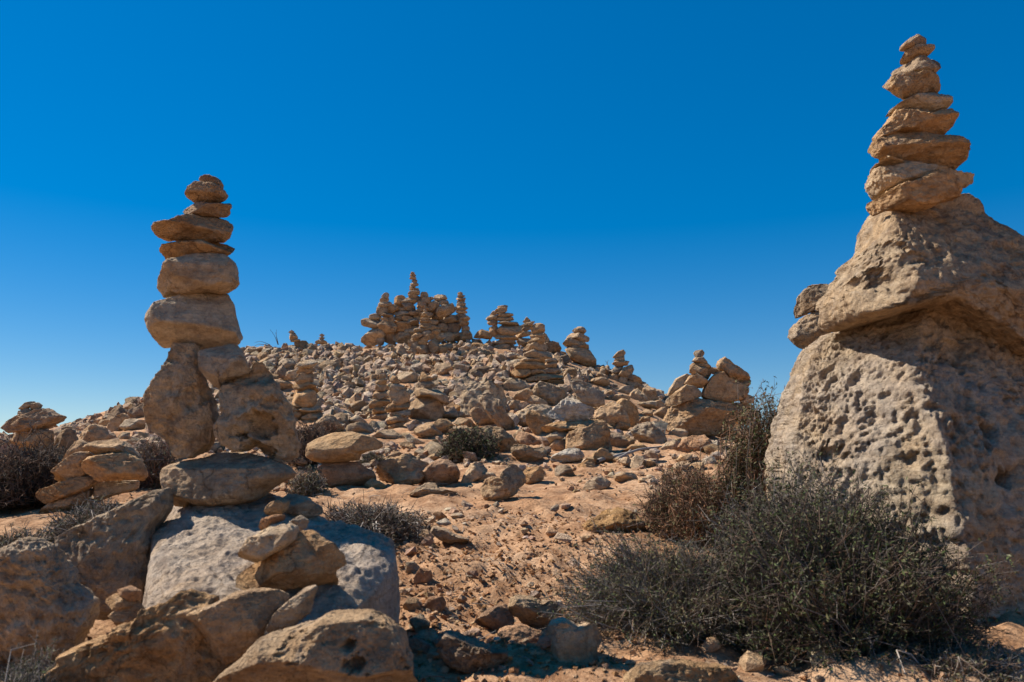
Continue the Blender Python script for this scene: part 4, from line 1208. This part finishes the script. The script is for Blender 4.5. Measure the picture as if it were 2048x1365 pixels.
scatter('soil_crumbs', 'crumbly ochre soil clods on the churned part of the path', 20000, 2.3, 6.0, 740, 1330, 0.003, 0.020, 3.4, ('clod', 'clod', 'clod2', 'ochre'), 73, tmpl=PEB,
        mask=lambda x, y, r: r.random(len(x)) < np.exp(-((y - 3.3) / 1.3) ** 2))

# ---------------------------------------------------------------- shrubs
def tubes(P, rad, sides=3):
    """P (n,k,3) polylines, rad (n,k). returns verts, quads"""
    n, k, _ = P.shape
    T = np.gradient(P, axis=1) if k > 2 else np.repeat(P[:, 1:] - P[:, :1], 2, axis=1)
    T /= np.linalg.norm(T, axis=2)[:, :, None] + 1e-9
    ref = np.where(np.abs(T[:, :, 2:3]) > 0.8, np.array([1.0, 0, 0]), np.array([0, 0, 1.0]))
    U = np.cross(T, ref)
    U /= np.linalg.norm(U, axis=2)[:, :, None] + 1e-9
    V = np.cross(T, U)
    ring = []
    for s in range(sides):
        a = 2 * math.pi * s / sides
        ring.append(P + (U * math.cos(a) + V * math.sin(a)) * rad[:, :, None])
    verts = np.stack(ring, 2).reshape(-1, 3)
    base = (np.arange(n)[:, None, None] * k + np.arange(k - 1)[None, :, None]) * sides
    s0 = np.arange(sides)[None, None, :]
    s1 = (s0 + 1) % sides
    q = np.stack([base + s0, base + s1, base + sides + s1, base + sides + s0], -1).reshape(-1, 4)
    return verts, q

def strands(r, start, end, k, wig, sag=0.0):
    n = len(start)
    t = np.linspace(0, 1, k)[None, :, None]
    P = start[:, None, :] * (1 - t) + end[:, None, :] * t
    L = np.linalg.norm(end - start, axis=1)[:, None, None]
    bend = r.normal(size=(n, 1, 3)) * wig * L
    P = P + bend * (t * (1 - t) * 4)
    P = P + r.normal(size=(n, k, 3)) * wig * 0.28 * L * t
    P[:, :, 2] += (sag * L * (t * (1 - t) * 4))[:, :, 0]
    return P

TW = {'grey': (0.17, 0.14, 0.115), 'silver': (0.30, 0.26, 0.22), 'brown': (0.17, 0.11, 0.075), 'rust': (0.23, 0.12, 0.07), 'dark': (0.09, 0.065, 0.05)}
LF = {'green': (0.065, 0.085, 0.028), 'olive': (0.105, 0.095, 0.042), 'greyg': (0.125, 0.12, 0.07), 'brown': (0.17, 0.10, 0.055), 'rust': (0.22, 0.11, 0.055), 'dark': (0.05, 0.05, 0.03)}
def shrub(label, px, py, wpx, hpx, depth, n_stem, n_twig, n_leaf, twigs, leaves, seed, Y=None, leaf=0.006, lean=(0, 0, 0), rad=0.0016,
          flat=1.0, heads=0, wig=0.14, name='shrub', spread=0.5, out=0.45):
    """mound of thin branches. (px,py) = middle of its foot in the photo; wpx,hpx its size in pixels there"""
    r = np.random.default_rng(seed)
    Y = Y or (ground_hit(px, py) or 19.0)
    b = at(px, py, Y)
    gz = float(terrain(b[0], b[1]))
    b[2] = gz
    sc = Y / F
    rx, ry = wpx / 2 * sc, depth
    rz = max(at(px, py - hpx, Y)[2] - gz, 0.06)
    root = tag(empty(name, tuple(b)), label, 'shrub')
    # lumpy mound: radius varies with direction
    def mound(n, lo):
        d = r.normal(size=(n, 3))
        d[:, 2] = np.abs(d[:, 2]) * flat
        d /= np.linalg.norm(d, axis=1)[:, None]
        lump = 0.88 + 0.36 * perlin(d * 1.9 + seed) + 0.2 * perlin(d * 5.3 + seed)
        s = (lo + (1 - lo) * r.random(n) ** 0.6) * lump
        return d * s[:, None] * np.array([rx, ry, rz]) + np.array(lean) * (s ** 2)[:, None], d
    E, d = mound(n_stem, 0.60)
    S = np.stack([E[:, 0] * spread * r.uniform(0.2, 1.0, n_stem), E[:, 1] * spread * r.uniform(0.2, 1.0, n_stem), np.full(n_stem, -0.02)], 1)
    P = strands(r, S, E, 4, wig, 0.06)
    tt = np.linspace(1, 0.35, 4)[None, :]
    v1, q1 = tubes(P, rad * 2.0 * tt * r.uniform(0.7, 1.5, (n_stem, 1)))
    i = r.integers(0, n_stem, n_twig)
    t = r.uniform(0.35, 1.0, n_twig) * 3
    k0 = np.minimum(t.astype(int), 2)
    fr = (t - k0)[:, None]
    s2 = P[i, k0] * (1 - fr) + P[i, k0 + 1] * fr
    dirn = (P[i, 3] - P[i, 1])
    dirn /= np.linalg.norm(dirn, axis=1)[:, None] + 1e-9
    size = (rx * ry * rz) ** (1 / 3)
    e2 = s2 + (dirn * out + r.normal(size=(n_twig, 3)) * 0.55 + np.array([0, 0, 0.08])) * (size * r.uniform(0.05, 0.17, n_twig))[:, None]
    e2[:, 2] = np.maximum(e2[:, 2], 0.01)
    P2 = np.stack([s2, e2], 1)
    v2, q2 = tubes(P2, rad * np.array([1.0, 0.4])[None, :] * r.uniform(0.6, 1.3, (n_twig, 1)))
    me = make_mesh('branches', np.concatenate([v1, v2]), np.concatenate([q1, q2 + len(v1)]))
    tw = np.array([TW[x] for x in twigs])
    c1 = np.repeat(tw[r.integers(0, len(tw), n_stem)] * r.uniform(0.7, 1.25, (n_stem, 1)), 12, axis=0)
    c2 = np.repeat(tw[r.integers(0, len(tw), n_twig)] * r.uniform(0.7, 1.3, (n_twig, 1)), 6, axis=0)
    tint_attr(me, np.concatenate([c1, c2]))
    link('branches', me, M_TWIG, root)
    if n_leaf:
        i = r.integers(0, n_twig, n_leaf)
        fr = r.uniform(0.15, 1.0, n_leaf)[:, None]
        c = P2[i, 0] * (1 - fr) + P2[i, 1] * fr + r.normal(size=(n_leaf, 3)) * leaf * 0.8
        c[:, 2] = np.maximum(c[:, 2], 0.003)
        a = r.normal(size=(n_leaf, 3)); a /= np.linalg.norm(a, axis=1)[:, None]
        bb = np.cross(a, r.normal(size=(n_leaf, 3))); bb /= np.linalg.norm(bb, axis=1)[:, None]
        nn = np.cross(a, bb)
        L = leaf * r.uniform(0.6, 1.5, (n_leaf, 1))
        quad = np.stack([c - a * L, c + bb * L * 0.6 + nn * L * 0.15, c + a * L * 1.1], 1).reshape(-1, 3)
        fq = np.arange(n_leaf * 3).reshape(-1, 3)
        me = make_mesh('leaves', quad, fq, False)
        lf = np.array([LF[x] for x in leaves])
        tint_attr(me, np.repeat(lf[r.integers(0, len(lf), n_leaf)] * r.uniform(0.6, 1.35, (n_leaf, 1)), 3, axis=0))
        link('leaves', me, M_LEAF, root)
    if heads:
        i = r.integers(0, n_twig, heads)
        tv, tf = PEB[3]
        rr = leaf * r.uniform(0.8, 1.5, heads)
        v = (tv[None] * rr[:, None, None] + P2[i, 1][:, None, :]).reshape(-1, 3)
        f = (tf[None] + (np.arange(heads) * len(tv))[:, None, None]).reshape(-1, 3)
        me = make_mesh('seed_heads', v, f, False)
        tint_attr(me, np.repeat(np.array([[0.24, 0.12, 0.06]]) * r.uniform(0.6, 1.4, (heads, 1)), len(tv), axis=0))
        tag(link('seed_heads', me, M_LEAF, root), kind='stuff')
    return root

# right foreground
shrub('large dark thorny shrub with brown seed heads in front of the right boulder', 1690, 1335, 520, 410, 0.40, 1900, 17000, 52000,
      ('grey', 'brown', 'dark', 'dark'), ('green', 'dark', 'olive', 'greyg', 'green'), 1, Y=2.72, leaf=0.0070, heads=420, lean=(0.0, 0, 0), rad=0.0012)
shrub('low spreading shrub of bare silver-grey twigs beside the path', 1365, 1275, 510, 205, 0.42, 1500, 14000, 34000,
      ('silver', 'grey', 'grey', 'brown'), ('greyg', 'olive', 'green', 'olive'), 2, Y=2.95, leaf=0.0058, rad=0.0012, lean=(-0.05, -0.03, 0.0), wig=0.10, out=0.8)
shrub('grey-green shrub rising against the sunlit face of the right boulder', 1590, 1150, 380, 255, 0.30, 1000, 9000, 26000,
      ('silver', 'grey', 'brown'), ('olive', 'greyg', 'green'), 3, Y=3.12, leaf=0.0065, rad=0.0012)
shrub('low rusty brown shrub spreading left of the upright shrub', 1390, 1040, 260, 125, 0.5, 900, 8000, 22000,
      ('brown', 'rust', 'dark'), ('brown', 'rust', 'olive', 'olive'), 4, Y=4.5, leaf=0.0085, rad=0.0017)
shrub('upright bushy shrub growing up the left edge of the right boulder', 1505, 1010, 190, 245, 0.24, 900, 9000, 32000,
      ('brown', 'grey', 'rust'), ('olive', 'brown', 'green', 'olive'), 5, Y=4.35, leaf=0.010, rad=0.0016, lean=(0.12, 0, 0.0), heads=260, flat=1.2)
shrub('low dry weeds under the right boulder at the bottom edge', 1900, 1350, 400, 70, 0.25, 500, 2600, 5000,
      ('grey', 'brown', 'silver'), ('olive', 'greyg', 'brown'), 6, Y=2.45, leaf=0.006, rad=0.0012)
# middle
shrub('round dark green shrub in the middle of the rock belt', 935, 918, 135, 74, 0.45, 700, 5500, 9500,
      ('dark', 'brown'), ('green', 'olive', 'dark', 'greyg'), 7, leaf=0.016, rad=0.003)
shrub('dark prostrate brush creeping right of the slab', 745, 1062, 260, 62, 0.55, 800, 6500, 8000,
      ('dark', 'grey', 'brown', 'silver'), ('dark', 'greyg', 'brown'), 8, Y=4.4, leaf=0.008, rad=0.0022)
shrub('small grey weed at the left foot of the balanced boulder', 615, 990, 90, 60, 0.25, 300, 2000, 3000,
      ('grey', 'silver', 'brown'), ('greyg', 'olive'), 9, leaf=0.009, rad=0.002)
shrub('dark tangled bush between the tower and the seven-stone cairn', 620, 930, 110, 95, 0.45, 500, 4000, 2500,
      ('dark', 'brown', 'brown'), ('dark', 'brown'), 10, leaf=0.012, rad=0.003)
shrub('thin dry weed in front of the peaked brown rock', 655, 872, 50, 38, 0.2, 120, 900, 900,
      ('rust', 'brown'), ('rust', 'brown'), 11, leaf=0.012, rad=0.003)
shrub('small green tuft between balanced boulder and the large shaded rock', 745, 930, 70, 26, 0.2, 150, 1200, 1800,
      ('grey', 'brown'), ('olive', 'greyg'), 12, leaf=0.01, rad=0.002)
# left
shrub('big dark dead-looking bush under the pointed slab, far left', 55, 1030, 210, 165, 0.6, 1100, 9000, 7000,
      ('dark', 'brown', 'dark'), ('dark', 'brown'), 13, Y=5.6, leaf=0.009, rad=0.0026)
shrub('brown shrub left of the tall tower', 305, 935, 130, 85, 0.35, 600, 4500, 5500,
      ('brown', 'grey', 'rust'), ('brown', 'olive', 'greyg'), 14, Y=6.3, leaf=0.011, rad=0.0026)
shrub('strip of low silvery brush along the top of the dark rock face', 215, 1062, 270, 72, 0.30, 900, 7000, 9000,
      ('silver', 'grey', 'brown'), ('greyg', 'olive', 'greyg'), 15, Y=4.2, leaf=0.007, rad=0.0018, lean=(-0.05, 0, 0.0))
shrub('grey-green weed in the bottom left corner', 40, 1400, 170, 130, 0.2, 500, 3500, 6000,
      ('grey', 'silver'), ('greyg', 'olive', 'green'), 16, Y=2.0, leaf=0.005, rad=0.0008)
shrub('low silvery brush at the left edge beside the corner boulder', 30, 1110, 150, 60, 0.25, 400, 3000, 4000,
      ('grey', 'silver', 'brown'), ('greyg', 'olive'), 17, Y=3.9, leaf=0.007, rad=0.0018)

def bare_twigs(label, spec, Y, rad=0.008):
    """thin leafless twigs drawn as pixel polylines at distance Y"""
    b = at(*spec[0][0], Y)
    V, Q, off = [], [], 0
    for line in spec:
        pts = np.array([at(x, y, Y) for x, y in line]) - b
        k = 6
        t = np.linspace(0, len(pts) - 1, k)
        P = np.stack([np.interp(t, np.arange(len(pts)), pts[:, a]) for a in range(3)], 1)[None]
        P[:, :, 1] += np.linspace(0, 0.05, k) * (1 if len(V) % 2 else -1)
        v, q = tubes(P, np.linspace(rad, rad * 0.4, k)[None])
        V.append(v); Q.append(q + off); off += len(v)
    me = make_mesh('bare_twigs', np.concatenate(V), np.concatenate(Q))
    tint_attr(me, np.tile(np.array([[0.10, 0.075, 0.06]]), (off, 1)))
    return tag(link('bare_twigs', me, M_TWIG, None, Vector(b)), label, 'twigs')
bare_twigs('three upright bare twigs on the left crest', [[(556, 690), (550, 672), (541, 660)], [(557, 690), (553, 675), (550, 665)], [(556, 690), (553, 672), (554, 660)], [(530, 690), (515, 688), (505, 694)], [(540, 690), (522, 683), (510, 686)]], 19.0)
bare_twigs('forked bare twigs on the left skyline by the tower', [[(275, 812), (268, 800), (263, 793)], [(272, 812), (278, 800), (281, 797)], [(276, 812), (283, 800), (292, 796)], [(262, 827), (252, 822), (246, 819)]], 9.0, 0.004)
bare_twigs('lone bare twigs above the flat stones on the left skyline', [[(240, 836), (222, 830), (208, 828)], [(233, 832), (232, 822), (234, 816)]], 9.0, 0.004)
bare_twigs('single crooked twig on the right skyline', [[(1217, 738), (1214, 728), (1210, 722)], [(1214, 728), (1216, 722), (1218, 720)]], 16.5, 0.007)

# dead wood and litter at the head of the path
def litter(name, label, n, y0, y1, px0, px1, l0, l1, rad, seed, cols):
    r = np.random.default_rng(seed)
    x, y = slope_points(n, y0, y1, px0, px1, r)
    z = terrain(x, y) + relief(x, y) + 0.006
    a = r.uniform(0, 2 * math.pi, n)
    L = r.uniform(l0, l1, n)
    S = np.stack([x, y, z], 1)
    E = S + np.stack([np.cos(a) * L, np.sin(a) * L, r.uniform(0, 0.25, n) * L], 1)
    E[:, 2] = np.maximum(E[:, 2], terrain(E[:, 0], E[:, 1]) + relief(E[:, 0], E[:, 1]) + 0.004)
    P = strands(r, S, E, 5, 0.10)
    v, q = tubes(P, rad * np.linspace(1, 0.5, 5)[None] * r.uniform(0.6, 1.4, (n, 1)))
    me = make_mesh(name, v, q)
    cc = np.array([TW[c] for c in cols])[r.integers(0, len(cols), n)] * r.uniform(0.7, 1.4, (n, 1))
    tint_attr(me, np.repeat(cc, 15, axis=0))
    return tag(link(name, me, M_TWIG), label, 'litter', kind='stuff')
litter('twig_litter', 'broken dry twigs littering the path', 900, 2.1, 7.5, 300, 1750, 0.02, 0.10, 0.0018, 5, ('silver', 'grey', 'brown'))
def dead_branch(label, pts, rad):
    P = []
    for x, y in pts:
        Yg = ground_hit(x, y) or 8.0
        q = at(x, y, Yg); q[2] = float(terrain(q[0], q[1])) + 0.03 + 0.02 * random.random()
        P.append(q)
    P = np.array(P); b = P[0].copy(); P = P - b
    t = np.linspace(0, len(P) - 1, 24)
    Q = np.stack([np.interp(t, np.arange(len(P)), P[:, a]) for a in range(3)], 1)[None]
    Q = Q + 0.012 * np.stack([perlin(np.stack([t * 1.7, t * 0 + k, t * 0], 1)) for k in range(3)], 1)[None]
    v, q = tubes(Q, (np.linspace(rad, rad * 0.45, 24) * (1 + 0.2 * perlin(np.stack([t * 3, t * 0, t * 0], 1))))[None], 7)
    me = make_mesh('dead_branch', v, q)
    tint_attr(me, np.tile(np.array([[0.28, 0.24, 0.20]]), (len(v), 1)))
    return tag(link('dead_branch', me, M_TWIG, None, Vector(b)), label, 'branch')
dead_branch('grey dead branch lying along the head of the path', [(1195, 931), (1240, 918), (1290, 905), (1340, 900)], 0.02)
dead_branch('thinner forked dead branch beside the grey one at the path head', [(1230, 930), (1255, 915), (1262, 905)], 0.016)
